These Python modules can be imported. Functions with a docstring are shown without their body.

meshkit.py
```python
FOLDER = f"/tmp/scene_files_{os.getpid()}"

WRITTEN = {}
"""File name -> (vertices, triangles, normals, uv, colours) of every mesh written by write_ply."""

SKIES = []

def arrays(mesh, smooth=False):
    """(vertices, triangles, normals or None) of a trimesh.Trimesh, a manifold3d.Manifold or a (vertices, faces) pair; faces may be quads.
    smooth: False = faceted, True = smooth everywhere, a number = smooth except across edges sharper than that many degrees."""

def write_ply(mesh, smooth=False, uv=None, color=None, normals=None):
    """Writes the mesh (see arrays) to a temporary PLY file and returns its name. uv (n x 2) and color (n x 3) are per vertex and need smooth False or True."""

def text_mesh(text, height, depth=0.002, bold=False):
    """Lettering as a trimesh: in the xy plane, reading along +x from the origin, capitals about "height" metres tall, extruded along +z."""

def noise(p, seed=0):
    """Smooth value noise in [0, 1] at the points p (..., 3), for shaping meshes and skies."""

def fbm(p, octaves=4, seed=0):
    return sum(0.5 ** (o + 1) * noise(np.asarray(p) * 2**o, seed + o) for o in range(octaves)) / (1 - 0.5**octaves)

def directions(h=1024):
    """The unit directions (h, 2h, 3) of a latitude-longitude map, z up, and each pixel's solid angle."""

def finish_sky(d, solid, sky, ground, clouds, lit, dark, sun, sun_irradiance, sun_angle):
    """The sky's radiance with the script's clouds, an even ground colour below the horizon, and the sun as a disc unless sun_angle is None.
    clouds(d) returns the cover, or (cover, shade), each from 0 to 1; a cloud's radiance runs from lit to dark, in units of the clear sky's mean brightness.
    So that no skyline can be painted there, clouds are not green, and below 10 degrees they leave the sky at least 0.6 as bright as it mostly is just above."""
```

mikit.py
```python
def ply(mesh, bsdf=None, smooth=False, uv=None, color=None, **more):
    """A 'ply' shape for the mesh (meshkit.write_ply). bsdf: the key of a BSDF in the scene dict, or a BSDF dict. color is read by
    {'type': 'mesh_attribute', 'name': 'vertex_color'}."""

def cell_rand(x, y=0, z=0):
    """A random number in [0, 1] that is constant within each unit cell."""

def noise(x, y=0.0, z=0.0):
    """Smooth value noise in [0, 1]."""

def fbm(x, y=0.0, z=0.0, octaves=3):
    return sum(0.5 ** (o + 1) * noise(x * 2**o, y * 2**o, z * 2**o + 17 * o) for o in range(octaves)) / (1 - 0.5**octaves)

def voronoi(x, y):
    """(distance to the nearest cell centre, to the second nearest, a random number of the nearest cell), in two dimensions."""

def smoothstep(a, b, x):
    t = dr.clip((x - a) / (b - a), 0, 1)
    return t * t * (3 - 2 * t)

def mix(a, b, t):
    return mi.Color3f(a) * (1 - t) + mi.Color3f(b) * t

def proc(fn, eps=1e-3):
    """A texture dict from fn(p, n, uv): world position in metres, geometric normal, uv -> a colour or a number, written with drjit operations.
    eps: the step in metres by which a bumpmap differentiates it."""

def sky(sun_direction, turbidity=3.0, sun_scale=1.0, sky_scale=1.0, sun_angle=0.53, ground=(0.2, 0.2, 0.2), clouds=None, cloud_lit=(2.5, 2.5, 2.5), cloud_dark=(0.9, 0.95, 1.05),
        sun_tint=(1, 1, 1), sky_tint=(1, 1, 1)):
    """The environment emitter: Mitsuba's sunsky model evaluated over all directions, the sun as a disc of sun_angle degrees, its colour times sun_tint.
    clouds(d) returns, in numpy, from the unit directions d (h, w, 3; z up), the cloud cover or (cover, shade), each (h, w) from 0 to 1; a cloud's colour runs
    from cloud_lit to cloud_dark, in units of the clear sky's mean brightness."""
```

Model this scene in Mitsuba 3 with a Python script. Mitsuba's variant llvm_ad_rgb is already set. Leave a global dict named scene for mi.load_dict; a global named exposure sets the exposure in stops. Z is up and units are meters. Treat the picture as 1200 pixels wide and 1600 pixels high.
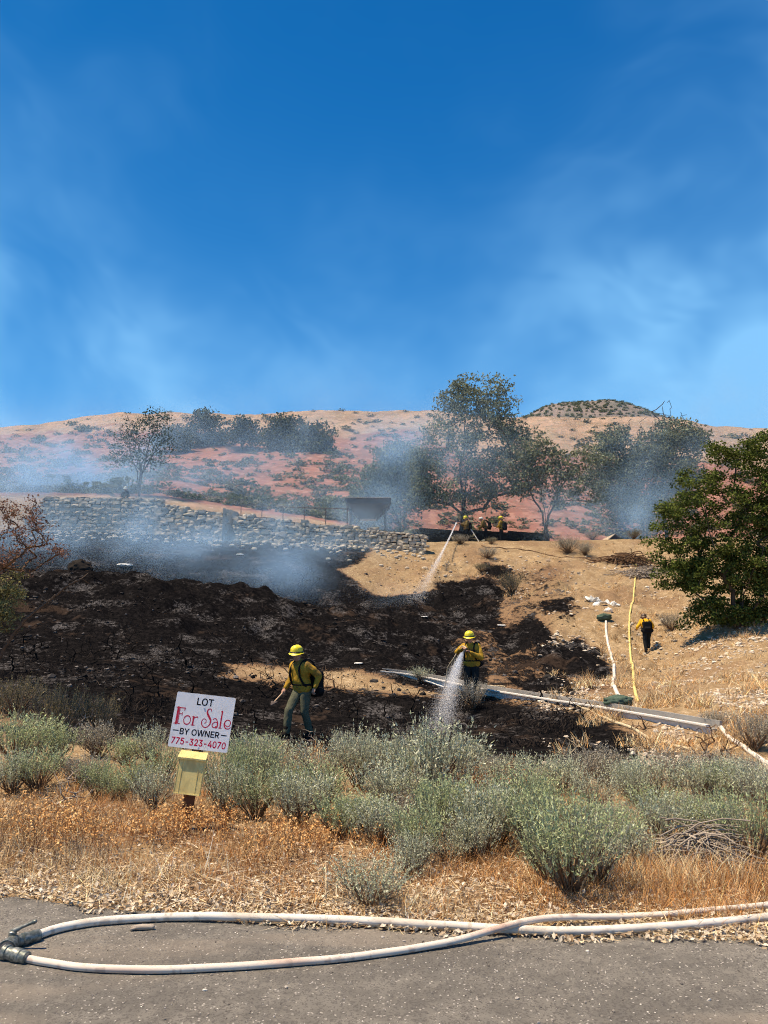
import math, numpy as np, trimesh, mitsuba as mi, mikit, meshkit, drjit as dr
import manifold3d as m3
import shapely
from scipy.interpolate import PchipInterpolator
from scipy.ndimage import map_coordinates
from mikit import ply, proc, noise, fbm, voronoi, cell_rand, smoothstep, mix
T = mi.ScalarTransform4f


def sstep(a, b, x):
    t = np.clip((x - a) / (b - a), 0, 1)
    return t * t * (3 - 2 * t)


scene, labels = {}, {}

# ------------------------------------------------------------------ camera, sky, exposure
F, PITCH, EYE = 1178.0, math.radians(9.64), 1.6
CP, SP = math.cos(PITCH), math.sin(PITCH)
scene['camera'] = {'type': 'perspective', 'fov': 2 * math.degrees(math.atan(600 / F)), 'fov_axis': 'x', 'near_clip': 0.1, 'far_clip': 6000.0,
                   'to_world': T().look_at(origin=[0, 0, EYE], target=[0, CP, EYE + SP], up=[0, 0, 1])}
SUN = np.array([-0.38, -0.06, 0.92])
exposure = 1.6


def smoke_veil(d):
    """Thin drifting smoke across the whole sky: denser low down, in soft diagonal streaks."""
    z = np.clip(d[..., 2], 0, 1)
    az = np.arctan2(d[..., 0], d[..., 1])
    el = np.arcsin(z)
    q = np.stack([az * 2.2 + el * 1.3, el * 3.4 - az * 0.5, d[..., 1] * 0.6], -1)
    w = meshkit.fbm(q * 1.6 + 7.3, 3, 5)
    n = meshkit.fbm(q * 1.5 + 0.9 * w[..., None] + 3.1, 5, 11)
    fine = meshkit.fbm(q * np.array([5, 3.2, 3]) + 2 * w[..., None], 4, 23)
    soft = 0.25 + 1.5 * np.clip(n - .25, 0, 1) * (.5 + fine)
    low = np.exp(-(el / 0.33) ** 2)
    left = np.exp(-((az + .45) / .36) ** 2 - ((el - .42) / .20) ** 2)
    right = np.exp(-((az - .52 + .25 * (el - .4)) / .20) ** 2 - ((el - .40) / .24) ** 2)
    c = soft * (1.15 * low + .30 * left + .85 * right) * (.45 + 1.0 * sstep(.36, .66, n)) + .30 * np.exp(-(el / .38) ** 2)
    plume = np.exp(-((az - 0.50 - 0.2 * (n - .5)) / 0.055) ** 2 - ((el - 0.28) / 0.075) ** 2) * (0.4 + 1.6 * fine)
    mid = np.exp(-((az + .06) / .34) ** 2 - ((el - .335 - .15 * (n - .5)) / .075) ** 2)
    c = c + .45 * mid * soft
    return np.clip(c + 1.7 * plume, 0, 0.96)


scene['sky'] = mikit.sky(SUN, turbidity=2.2, sun_scale=1.65, sun_tint=(1.04, .98, .88), sky_scale=0.9, clouds=smoke_veil, cloud_lit=(1.0, 2.35, 3.9), cloud_dark=(0.8, 1.4, 2.0), sky_tint=(0.06, 0.92, 1.45))


def direction(x, y):
    a, b = (x - 600) / F, (800 - y) / F
    return a, CP - b * SP, SP + b * CP


def at(x, y, Y):
    """The point at forward distance Y (metres) seen at this place of the 1200 x 1600 photograph."""
    a, dy, dz = direction(x, y)
    return np.array([a / dy * Y, Y, EYE + dz / dy * Y])


def thing(key, label, category, group=None):
    labels[key] = {'label': label, 'category': category}
    if group:
        labels[key]['group'] = group
    return key


def setting(key, label=None):
    labels[key] = {'kind': 'structure'}
    if label:
        labels[key]['label'] = label


def stuff(key, label):
    labels[key] = {'label': label, 'kind': 'stuff'}


def numbered(name):
    if name not in used:
        used[name] = 0
        return name
    used[name] += 1
    return f'{name}_{used[name]:03d}'


used = {}


def part(parent, name, mesh, bsdf, **kw):
    key = parent + '__' + name
    k, n = key, 0
    while k in scene:
        n += 1
        k = f'{key}_{n:03d}'
    scene[k] = ply(mesh, bsdf, **kw)
    return k


# ------------------------------------------------------------------ terrain shape
COLX = [0, 200, 400, 550, 650, 735, 850, 1000, 1120, 1200]
ROWS = [  # per column (photo row, distance): burnt floor, toe of the bank, middle, crest, dip, terrace, wall base or edge, behind, toe of the hill, hill, ridge
    [(1092, 15), (1040, 18.5), (960, 22.5), (888, 27), 29.5, (866, 37), (832, 47.5), (781, 50.5), (765, 60), (725, 95), (684, 150)],
    [(1110, 15), (1045, 19), (970, 23), (905, 28), 30.5, (872, 38), (832, 47), (783, 50.5), (765, 60), (715, 95), (658, 150)],
    [(1140, 16), (1048, 20.5), (985, 25), (927, 29.5), 32, (880, 39), (843, 47), (808, 50.5), (782, 62), (720, 95), (662, 150)],
    [(1145, 16), (1046, 22), (990, 26.5), (942, 31), 33, (893, 40), (845, 47), (826, 51), (803, 64), (725, 95), (655, 150)],
    [(1150, 15.5), (1060, 22), (1005, 27), (955, 32), (935, 35.5), (890, 42), (848, 49), None, (824, 70), (730, 95), (656, 150)],
    [(1150, 15), (1080, 20.6), (1015, 26.5), (960, 31), (930, 35.5), (887, 42), (847, 50), None, (828, 71), (735, 95), (662, 150)],
    [(1160, 14), (1085, 18.6), (1020, 26), (965, 31), (930, 35.5), (885, 42), (846, 50), None, (828, 71), (738, 95), (668, 150)],
    [(1172, 13), (1106, 16.2), (1025, 27), (960, 32), (920, 37), (880, 43), (843, 49.5), None, (826, 71), (738, 95), (671, 150)],
    [(1185, 12.3), (1136, 13.9), (1040, 22), (975, 28), (930, 33), (885, 40), (842, 47), None, (826, 70), (742, 95), (674, 150)],
    [(1195, 12), (1146, 13.4), (1050, 20), (990, 25), (940, 31), (890, 38), (842, 46), None, (826, 70), (745, 95), (680, 150)],
]
NK = 17
ku, kY, kz = (np.zeros((NK, len(COLX) + 2)) for _ in range(3))
for j, (cx, rows) in enumerate(zip(COLX, ROWS), 1):
    pts = []
    for r in rows:
        if isinstance(r, tuple):
            pts.append(at(cx, r[0], r[1]))
        elif r is None:
            pts.append(np.array([pts[-1][0] / pts[-1][1] * 58, 58, pts[-1][2] + 0.12]))
        else:
            pts.append(np.array([pts[-1][0] / pts[-1][1] * r, r, pts[-1][2] - 0.7]))
    u4, z4 = pts[0][0] / pts[0][1], pts[0][2]
    pre = [(u4, 3.0, 0.0), (u4, 5.0, 0.02), (u4, 8.0, 0.25 * z4 - 0.02), (u4, 12.0 if pts[0][1] > 12.8 else 10.5, 0.85 * z4 - 0.05)]
    r = pts[-1]
    post = [(r[0] / r[1], 200.0, r[2] - 4), (r[0] / r[1], 1500.0, r[2] - 70)]
    for k, (u, Y, z) in enumerate(pre + [(p[0] / p[1], p[1], p[2]) for p in pts] + post):
        ku[k, j], kY[k, j], kz[k, j] = u, Y, z
for a in (ku, kY, kz):
    a[:, 0], a[:, -1] = a[:, 1], a[:, -2]
ku[:, 0], ku[:, -1] = -1.3, 1.3
NU, NY = 521, 900
UG = np.linspace(-1.3, 1.3, NU)
LG = np.linspace(math.log(3.0), math.log(1500.0), NY)
Yu = np.stack([PchipInterpolator(ku[k], kY[k])(UG) for k in range(NK)])
Zu = np.stack([PchipInterpolator(ku[k], kz[k])(UG) for k in range(NK)])
TABLE = np.stack([PchipInterpolator(Yu[:, i], Zu[:, i])(np.exp(LG)) for i in range(NU)])


def sstep(a, b, x):
    t = np.clip((x - a) / (b - a), 0, 1)
    return t * t * (3 - 2 * t)


def ground(X, Y):
    """Height of the ground, in metres."""
    if np.ndim(X) == 0 and np.ndim(Y) == 0:
        return float(ground(np.array([X]), np.array([Y]))[0])
    X, Y = np.broadcast_arrays(np.asarray(X, float), np.asarray(Y, float))
    Yc = np.clip(Y, 3.0, 1499.0)
    u = np.clip(X / Yc, -1.29, 1.29)
    z = map_coordinates(TABLE, [(u + 1.3) / 2.6 * (NU - 1), (np.log(Yc) - LG[0]) / (LG[-1] - LG[0]) * (NY - 1)], order=1)
    z = np.where(Y < 3, 0.0, z)
    p = np.stack([X, Y, X * 0], -1)
    right = sstep(.02, .10, X / Yc)
    bank = sstep(21 - 3 * right, 25, Y) * (1 - sstep(34 + 9 * right, 40 + 8 * right, Y))
    rough = bank * (1 - 0.35 * sstep(5, 11, X))
    gully = np.stack([X / 1.5 + .25 * Y, Y / 6.0, X * 0], -1)
    hill = sstep(52, 70, Y) * (1 - sstep(200, 500, Y))
    z = z - rough * right * .9 * (.5 - np.abs(meshkit.fbm(gully, 3, 33) - .5)) * sstep(.42, .56, meshkit.fbm(p / 3.5, 2, 34)) * (1 - sstep(38, 44, Y))
    near = sstep(4.6, 6.0, Y)
    z = z + rough * (0.95 * (meshkit.fbm(p / 2.6, 3, 3) - 0.5) + 0.65 * np.abs(meshkit.fbm(p / 0.9, 3, 4) - 0.5) - 0.10 + .16 * (meshkit.fbm(p / .35, 2, 14) - .5))
    z = z + near * (1 - hill) * (0.10 * (meshkit.fbm(p / 1.1, 2, 8) - 0.5) + 0.05 * (meshkit.fbm(p / 0.28, 2, 9) - 0.5))
    ter = sstep(31, 35, Y) * (1 - sstep(44, 48, Y))
    z = z + ter * (0.3 * (meshkit.fbm(p / 1.6, 3, 13) - 0.5))
    return z + hill * (3.0 * (meshkit.fbm(p / 16, 3, 5) - 0.5) + 0.7 * (meshkit.fbm(p / 3, 2, 6) - 0.5))


_YS = np.exp(np.linspace(math.log(3.0), math.log(220.0), 3000))


def gp(x, y):
    """The point of the ground seen at this place of the photograph."""
    a, dy, dz = direction(x, y)
    d = EYE + dz / dy * _YS - ground(a / dy * _YS, _YS)
    i = int(np.argmax(d < 0)) if (d < 0).any() else len(_YS) - 1
    if i:
        t = d[i - 1] / (d[i - 1] - d[i]) if d[i - 1] != d[i] else 0
        Y = _YS[i - 1] + (_YS[i] - _YS[i - 1]) * np.clip(t, 0, 1)
    else:
        Y = _YS[0]
    X = a / dy * Y
    return np.array([X, Y, float(ground(X, Y))])


def region(*poly):
    return shapely.Polygon([gp(x, y)[:2] for x, y in poly]).buffer(0)


def inside(geom, X, Y, soft):
    """1 inside, 0 outside, with a rim of this many metres."""
    pts = shapely.points(X.ravel(), Y.ravel())
    shapely.prepare(geom)
    o = np.zeros(X.size)
    x0, y0, x1, y1 = geom.buffer(soft).bounds
    near = (X.ravel() > x0) & (X.ravel() < x1) & (Y.ravel() > y0) & (Y.ravel() < y1)
    d = shapely.distance(pts[near], geom)
    o[near] = np.clip(1 - d / soft, 0, 1)
    return o.reshape(X.shape)


# ------------------------------------------------------------------ materials
def C(*c):
    return mi.Color3f(*c)


def rgb(*c):
    return {'type': 'rgb', 'value': list(c)}


def two(d):
    return {'type': 'twosided', 'bsdf': d}


def matte(key, color):
    scene[key] = two({'type': 'diffuse', 'reflectance': color if isinstance(color, dict) else rgb(*color)})


VC = {'type': 'mesh_attribute', 'name': 'vertex_color'}


def soil(p, n, uv):
    """uv carries how far the soil is charred and how much red fire retardant lies on it."""
    a = fbm(p.x * 0.55, p.y * 0.55, 3.1, 3)
    b = fbm(p.x * 2.3 + 5, p.y * 2.3, p.z * 2, 4)
    c = fbm(p.x * 11, p.y * 11, p.z * 9, 3)
    g = fbm(p.x * 34, p.y * 34, p.z * 30, 2)
    tan = mix(C(.215, .15, .085), C(.33, .25, .15), smoothstep(.3, .72, .5 * b + .5 * c))
    tan = mix(tan, C(.16, .10, .06), smoothstep(.48, .62, .5 * a + .35 * b + .15 * c) * .65)
    tan = mix(tan, C(.52, .44, .32), smoothstep(.60, .74, g * .6 + c * .4))
    tan = mix(tan, C(.13, .085, .055), smoothstep(.62, .78, g * .4 + c * .6) * smoothstep(.45, .6, 1 - b))
    burn = smoothstep(.32, .66, uv.x + .9 * (b - .5) + .75 * (c - .5) + .3 * (g - .5))
    brown = smoothstep(.10, .55, uv.x + .6 * (a - .5) + .5 * (c - .5))
    char = mix(C(.0042, .0042, .0048), C(.0125, .0115, .012), smoothstep(.35, .7, c * .6 + .4 * g))
    char = mix(char, C(.050, .035, .026), smoothstep(.57, .68, .5 * a + .35 * b + .15 * c) * .6)
    char = mix(char, C(.125, .122, .125), .8 * smoothstep(.54, .72, fbm(p.x * 1.2 + 40, p.y * 1.2, p.z * 1.5, 3) * .65 + c * .35) * smoothstep(.30, .75, g))
    tan = mix(tan, C(.17, .105, .065), brown * .75)
    col = mix(tan, char, burn)
    far = smoothstep(49.2, 51.5, p.y - dr.clip(p.x - 2, 0, 12) * .9)
    h1 = fbm(p.x * .22, p.y * .16, p.z * .3, 4)
    hill = mix(C(.34, .24, .175), C(.25, .175, .12), smoothstep(.4, .65, h1))
    hill = mix(hill, C(.26, .22, .16), smoothstep(.52, .7, fbm(p.x * .9, p.y * .6, p.z, 3)) * .7)
    red = mix(C(.255, .115, .095), C(.19, .088, .074), smoothstep(.35, .65, fbm(p.x * .5, p.y * .4, p.z * .7, 3)))
    hill = mix(hill, C(.20, .16, .12), smoothstep(.50, .68, fbm(p.x * 1.9, p.y * 1.3, p.z * 2, 3)) * .7)
    hill = mix(hill, C(.40, .31, .24), smoothstep(.62, .74, fbm(p.x * 3.1, p.y * 2.2, p.z * 3, 2)) * .7)
    red = mix(red, C(.32, .175, .145), smoothstep(.50, .70, fbm(p.x * 1.3 + 8, p.y * .9, p.z * 2, 3)) * .8)
    red = mix(red, C(.17, .11, .09), smoothstep(.56, .72, fbm(p.x * 2.4 + 3, p.y * 1.7, p.z * 2, 3)) * .7)
    hill = mix(hill, red, smoothstep(.28, .62, uv.y + .9 * (h1 - .5)) * .85)
    return mix(col, hill, far)


matte('soil', proc(soil))


def asphalt_color(p, n, uv):
    s = fbm(p.x * 130, p.y * 130, 1.0, 2)
    b = fbm(p.x * .9, p.y * 2.2, 4.0, 4)
    m = fbm(p.x * 14, p.y * 14, 9.0, 3)
    d, _, w = voronoi(p.x * 75, p.y * 75)
    col = mix(C(.100, .095, .085), C(.150, .142, .126), smoothstep(.3, .7, b * .5 + m * .5))
    col = mix(col, C(.06, .056, .053), smoothstep(.5, .7, s) * .7)
    col = mix(col, C(.30, .285, .265), smoothstep(.945, .97, w) * smoothstep(.42, .3, d))
    col = mix(col, C(.19, .165, .135), smoothstep(.56, .72, fbm(p.x * .5 + 9, p.y * 3.5, 2.0, 4)) * .45)
    return col


scene['asphalt'] = {'type': 'bumpmap', 'scale': 1.0, 'arbitrary': proc(lambda p, n, uv: .0035 * fbm(p.x * 95, p.y * 95, 0.5, 3) + .004 * noise(p.x * 30, p.y * 30, 2.2)),
                    'bsdf': {'type': 'principled', 'base_color': proc(asphalt_color), 'roughness': .85, 'specular': .25}}
matte('black_char', (.016, .014, .013))
matte('bark', proc(lambda p, n, uv: mix(C(.055, .042, .034), C(.13, .105, .085), fbm(p.x * 9, p.y * 9, p.z * 3, 3))))
matte('pale_twig', proc(lambda p, n, uv: mix(C(.20, .165, .13), C(.42, .37, .31), fbm(p.x * 12, p.y * 12, p.z * 12, 2))))
matte('brown_twig', proc(lambda p, n, uv: mix(C(.09, .055, .035), C(.22, .14, .085), fbm(p.x * 12, p.y * 12, p.z * 12, 2))))
scene['leaf'] = {'type': 'principledthin', 'base_color': VC, 'roughness': .6, 'spec_trans': 0.0, 'diff_trans': .45, 'eta': 1.3}
matte('blade', VC)
matte('stone', proc(lambda p, n, uv: mix(mix(C(.35, .305, .24), C(.60, .535, .42), fbm(p.x * 1.4, p.y * 1.4, p.z * 2.6, 3)), C(.30, .27, .18), smoothstep(.55, .7, fbm(p.x * 5, p.y * 5, p.z * 5, 3)) * .6)))
matte('mortar', (.10, .09, .08))
matte('pebble', VC)
matte('concrete', proc(lambda p, n, uv: mix(C(.20, .193, .18), C(.38, .37, .345), fbm(p.x * 3, p.y * 3, p.z * 6, 4))))
matte('hose_white', proc(lambda p, n, uv: mix(mix(C(.66, .63, .57), C(.50, .455, .39), smoothstep(.45, .7, fbm(p.x * 5, p.y * 16, p.z * 10, 4))), C(.40, .35, .29), .7 * smoothstep(.60, .78, fbm(p.x * 30, p.y * 40, p.z * 20, 2)))))
matte('hose_pink', proc(lambda p, n, uv: mix(mix(C(.62, .57, .50), C(.52, .38, .31), smoothstep(.50, .70, fbm(p.x * 1.6, p.y * 6, p.z * 10, 3))), C(.38, .30, .25), .7 * smoothstep(.60, .78, fbm(p.x * 30, p.y * 40, p.z * 20, 2)))))
matte('hose_yellow', proc(lambda p, n, uv: mix(C(.68, .56, .20), C(.55, .45, .2), fbm(p.x * 6, p.y * 6, p.z * 6, 2))))
matte('hose_tan', (.50, .42, .28))
matte('canvas_white', (.68, .69, .66))
matte('canvas_green', proc(lambda p, n, uv: mix(C(.045, .075, .055), C(.10, .14, .11), fbm(p.x * 14, p.y * 14, p.z * 14, 2))))
scene['sign_white'] = {'type': 'roughplastic', 'diffuse_reflectance': proc(lambda p, n, uv: mix(C(.84, .85, .87), C(.74, .74, .74), smoothstep(.5, .75, fbm(p.x * 14, p.y * 14, p.z * 9, 4)) * .6)), 'alpha': .25}
matte('ink_black', (.02, .02, .024))
matte('ink_red', (.46, .015, .05))
matte('ink_crimson', (.42, .03, .06))
matte('box_yellow', proc(lambda p, n, uv: mix(C(.66, .56, .24), C(.54, .45, .19), smoothstep(.4, .7, fbm(p.x * 20, p.y * 20, p.z * 9, 3)))))
matte('post_wood', proc(lambda p, n, uv: mix(C(.19, .085, .045), C(.10, .05, .03), fbm(p.x * 40, p.y * 40, p.z * 4, 3))))
scene['screw_metal'] = {'type': 'roughconductor', 'material': 'Cr', 'alpha': .35}
scene['valve_metal'] = two({'type': 'principled', 'base_color': proc(lambda p, n, uv: mix(C(.10, .12, .11), C(.26, .27, .25), smoothstep(.35, .7, fbm(p.x * 60, p.y * 60, p.z * 60, 3)))), 'metallic': .55, 'roughness': .45})
scene['black_rubber'] = two({'type': 'principled', 'base_color': rgb(.02, .02, .02), 'roughness': .55})
scene['helmet_yellow'] = {'type': 'roughplastic', 'diffuse_reflectance': rgb(.82, .70, .03), 'alpha': .22}
scene['helmet_dark'] = {'type': 'roughplastic', 'diffuse_reflectance': rgb(.10, .06, .03), 'alpha': .3}
scene['helmet_white'] = {'type': 'roughplastic', 'diffuse_reflectance': rgb(.74, .72, .60), 'alpha': .22}
matte('shirt_yellow', proc(lambda p, n, uv: mix(mix(C(.44, .27, .033), C(.30, .185, .035), fbm(p.x * 16, p.y * 16, p.z * 16, 3)), C(.10, .075, .04), smoothstep(.52, .70, fbm(p.x * 6, p.y * 6, p.z * 6, 4)) * .75)))
matte('shirt_orange', proc(lambda p, n, uv: mix(C(.82, .45, .03), C(.70, .36, .03), fbm(p.x * 16, p.y * 16, p.z * 16, 3))))
matte('shirt_dull', proc(lambda p, n, uv: mix(C(.20, .14, .05), C(.12, .09, .045), fbm(p.x * 12, p.y * 12, p.z * 12, 3))))
matte('trousers_green', proc(lambda p, n, uv: mix(C(.125, .13, .09), C(.075, .08, .055), fbm(p.x * 18, p.y * 18, p.z * 18, 3))))
matte('trousers_dark', (.022, .025, .027))
matte('black_cloth', (.016, .016, .018))
matte('boot_leather', (.02, .017, .015))
matte('skin', (.42, .25, .18))
matte('tool_wood', (.50, .36, .24))
matte('rusty_iron', proc(lambda p, n, uv: mix(C(.085, .08, .08), C(.15, .115, .10), fbm(p.x * 2, p.y * 2, p.z * 2, 4))))
matte('tarred_timber', proc(lambda p, n, uv: mix(C(.016, .015, .015), C(.04, .035, .03), fbm(p.x * 2, p.y * 2, p.z * 12, 3))))
matte('board', (.45, .36, .27))
scene['droplet'] = {'type': 'principledthin', 'base_color': rgb(.93, .95, .97), 'roughness': .4, 'spec_trans': 0.0, 'diff_trans': 1.0, 'eta': 1.33}
matte('retardant_gravel', VC)

matte('concrete_pale', proc(lambda p, n, uv: mix(C(.52, .50, .46), C(.70, .68, .63), fbm(p.x * 3, p.y * 3, p.z * 6, 4))))
# ------------------------------------------------------------------ the ground sheets
us = np.concatenate([-np.geomspace(8, .64, 16), np.linspace(-.62, .62, 470), np.geomspace(.64, 8, 16)])
ys = np.concatenate([np.linspace(-60, 3.6, 12), np.exp(np.linspace(math.log(4.0), math.log(60.0), 440)), np.exp(np.linspace(math.log(60.4), math.log(200.0), 150)), np.geomspace(205, 1490, 14)])
UU, YY = np.meshgrid(us, ys)
XX = UU * np.maximum(YY, 6.0)
ZZ = ground(XX, YY)
burnt = [  # charred ground and how strongly
    (region((0, 1100), (0, 890), (130, 898), (300, 919), (450, 934), (550, 946), (660, 958), (730, 975), (700, 1010), (750, 1060), (730, 1078), (600, 1048), (560, 1040), (330, 1028), (320, 1060), (480, 1085), (600, 1090), (730, 1090), (850, 1120), (930, 1140), (1000, 1185), (960, 1200), (500, 1170), (120, 1140)), 1.0, 1.0),
    (shapely.Polygon([(-40, 28), (-24, 47.5), (-14, 47.3), (-4, 46.6), (-1.0, 46), (-1.6, 42.5), (-2.9, 39.8), (-1.2, 37.3), (1.2, 36.9), (4.3, 38.6), (5.0, 36.5), (4.6, 31.5), (1.6, 29.5), (-1.4, 28), (-8, 25), (-20, 23)]), 1.0, 0.8),
    (region((700, 1010), (740, 975), (800, 985), (870, 1010), (935, 1050), (920, 1075), (850, 1078), (760, 1066)), 0.62, 1.2),
    (region((740, 900), (860, 890), (900, 950), (830, 990), (750, 975)), 0.42, 1.4),
    (region((765, 985), (830, 965), (860, 1000), (800, 1022)), 1.0, 0.5),
    (region((845, 1015), (905, 1000), (945, 1040), (935, 1060), (860, 1055)), 1.0, 0.5),
    (region((800, 1060), (890, 1066), (900, 1082), (830, 1080)), 1.0, 0.4),
    (region((690, 915), (760, 905), (800, 930), (770, 955), (700, 950)), 1.0, 0.6),
    (region((760, 880), (800, 890), (795, 905), (765, 900)), .8, 0.5),
    (region((845, 940), (890, 935), (885, 955), (850, 955)), .75, 0.5),
    (region((880, 1020), (930, 1015), (945, 1045), (890, 1055)), 0.9, 0.5),
]
BURN = np.zeros_like(XX)
for g, w, s in burnt:
    BURN = np.maximum(BURN, w * inside(g, XX, YY, s))
# red retardant dropped in a broad band across the lower hillside
ang = np.stack([XX, YY, ZZ], -1)
RED = sstep(49, 56, YY) * (1 - sstep(98, 122, YY + 0.25 * XX + 16 * (meshkit.fbm(ang / 18, 3, 31) - .5)))


def sheet(key, r0, r1):
    v = np.stack([XX[r0:r1], YY[r0:r1], ZZ[r0:r1]], -1)
    h, w = v.shape[:2]
    i = np.arange(h * w).reshape(h, w)
    f = np.stack([i[:-1, :-1], i[:-1, 1:], i[1:, 1:], i[1:, :-1]], -1).reshape(-1, 4)
    uv = np.stack([BURN[r0:r1], RED[r0:r1]], -1).reshape(-1, 2)
    scene[key] = ply((v.reshape(-1, 3), f), 'soil', smooth=True, uv=uv)
    setting(key)


split_row = int(np.searchsorted(ys, 60.0))
sheet('ground', 0, split_row + 1)
sheet('hill', split_row, len(ys))

# far peak behind the ridge
gx, gy = np.meshgrid(np.linspace(-1, 1, 90), np.linspace(-1, 1, 60))
pc = at(900, 633, 520)
r2 = np.sqrt(gx ** 2 + gy ** 2)
prof = np.clip(1 - (np.abs(gx) * .97) ** 2.6 - .75 * gy ** 2, 0, 1) ** .9
px_, py_ = pc[0] + 6 + gx * 78 + 6 * gx ** 2, pc[1] + gy * 60
pz = 118 + (pc[2] - 118) * prof + 7 * (meshkit.fbm(np.stack([px_, py_, px_ * 0], -1) / 40, 4, 2) - .5) * (r2 < 1.2)
idx = np.arange(gx.size).reshape(gx.shape)
peakf = np.stack([idx[:-1, :-1], idx[:-1, 1:], idx[1:, 1:], idx[1:, :-1]], -1).reshape(-1, 4)
matte('peak_soil', proc(lambda p, n, uv: mix(C(.21, .175, .16), C(.14, .135, .12), smoothstep(.35, .6, fbm(p.x * .09, p.y * .05, p.z * .12, 4)))))
scene['far_hill'] = ply((np.stack([px_, py_, pz], -1).reshape(-1, 3), peakf), 'peak_soil', smooth=True)
setting('far_hill')

# road: asphalt with a ragged edge towards the dry verge
rx = np.concatenate([np.linspace(-60, -3.2, 20), np.linspace(-3, 3, 240), np.linspace(3.2, 60, 20)])
ex = np.array([gp(x, y)[0] for x, y in [(-100, 1402), (0, 1406), (100, 1411), (200, 1424), (320, 1437), (450, 1447), (700, 1456), (900, 1466), (1100, 1471), (1300, 1474)]])
ey = np.array([gp(x, y)[1] for x, y in [(-100, 1402), (0, 1406), (100, 1411), (200, 1424), (320, 1437), (450, 1447), (700, 1456), (900, 1466), (1100, 1471), (1300, 1474)]])


def road_edge(x):
    x = np.asarray(x, float)
    q = np.stack([x, x * 0, x * 0], -1)
    return np.interp(x, ex, ey) + .10 * (meshkit.fbm(q * 2.2, 3, 4) - .5) + .06 * (meshkit.fbm(q * 14, 2, 5) - .5)


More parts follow.
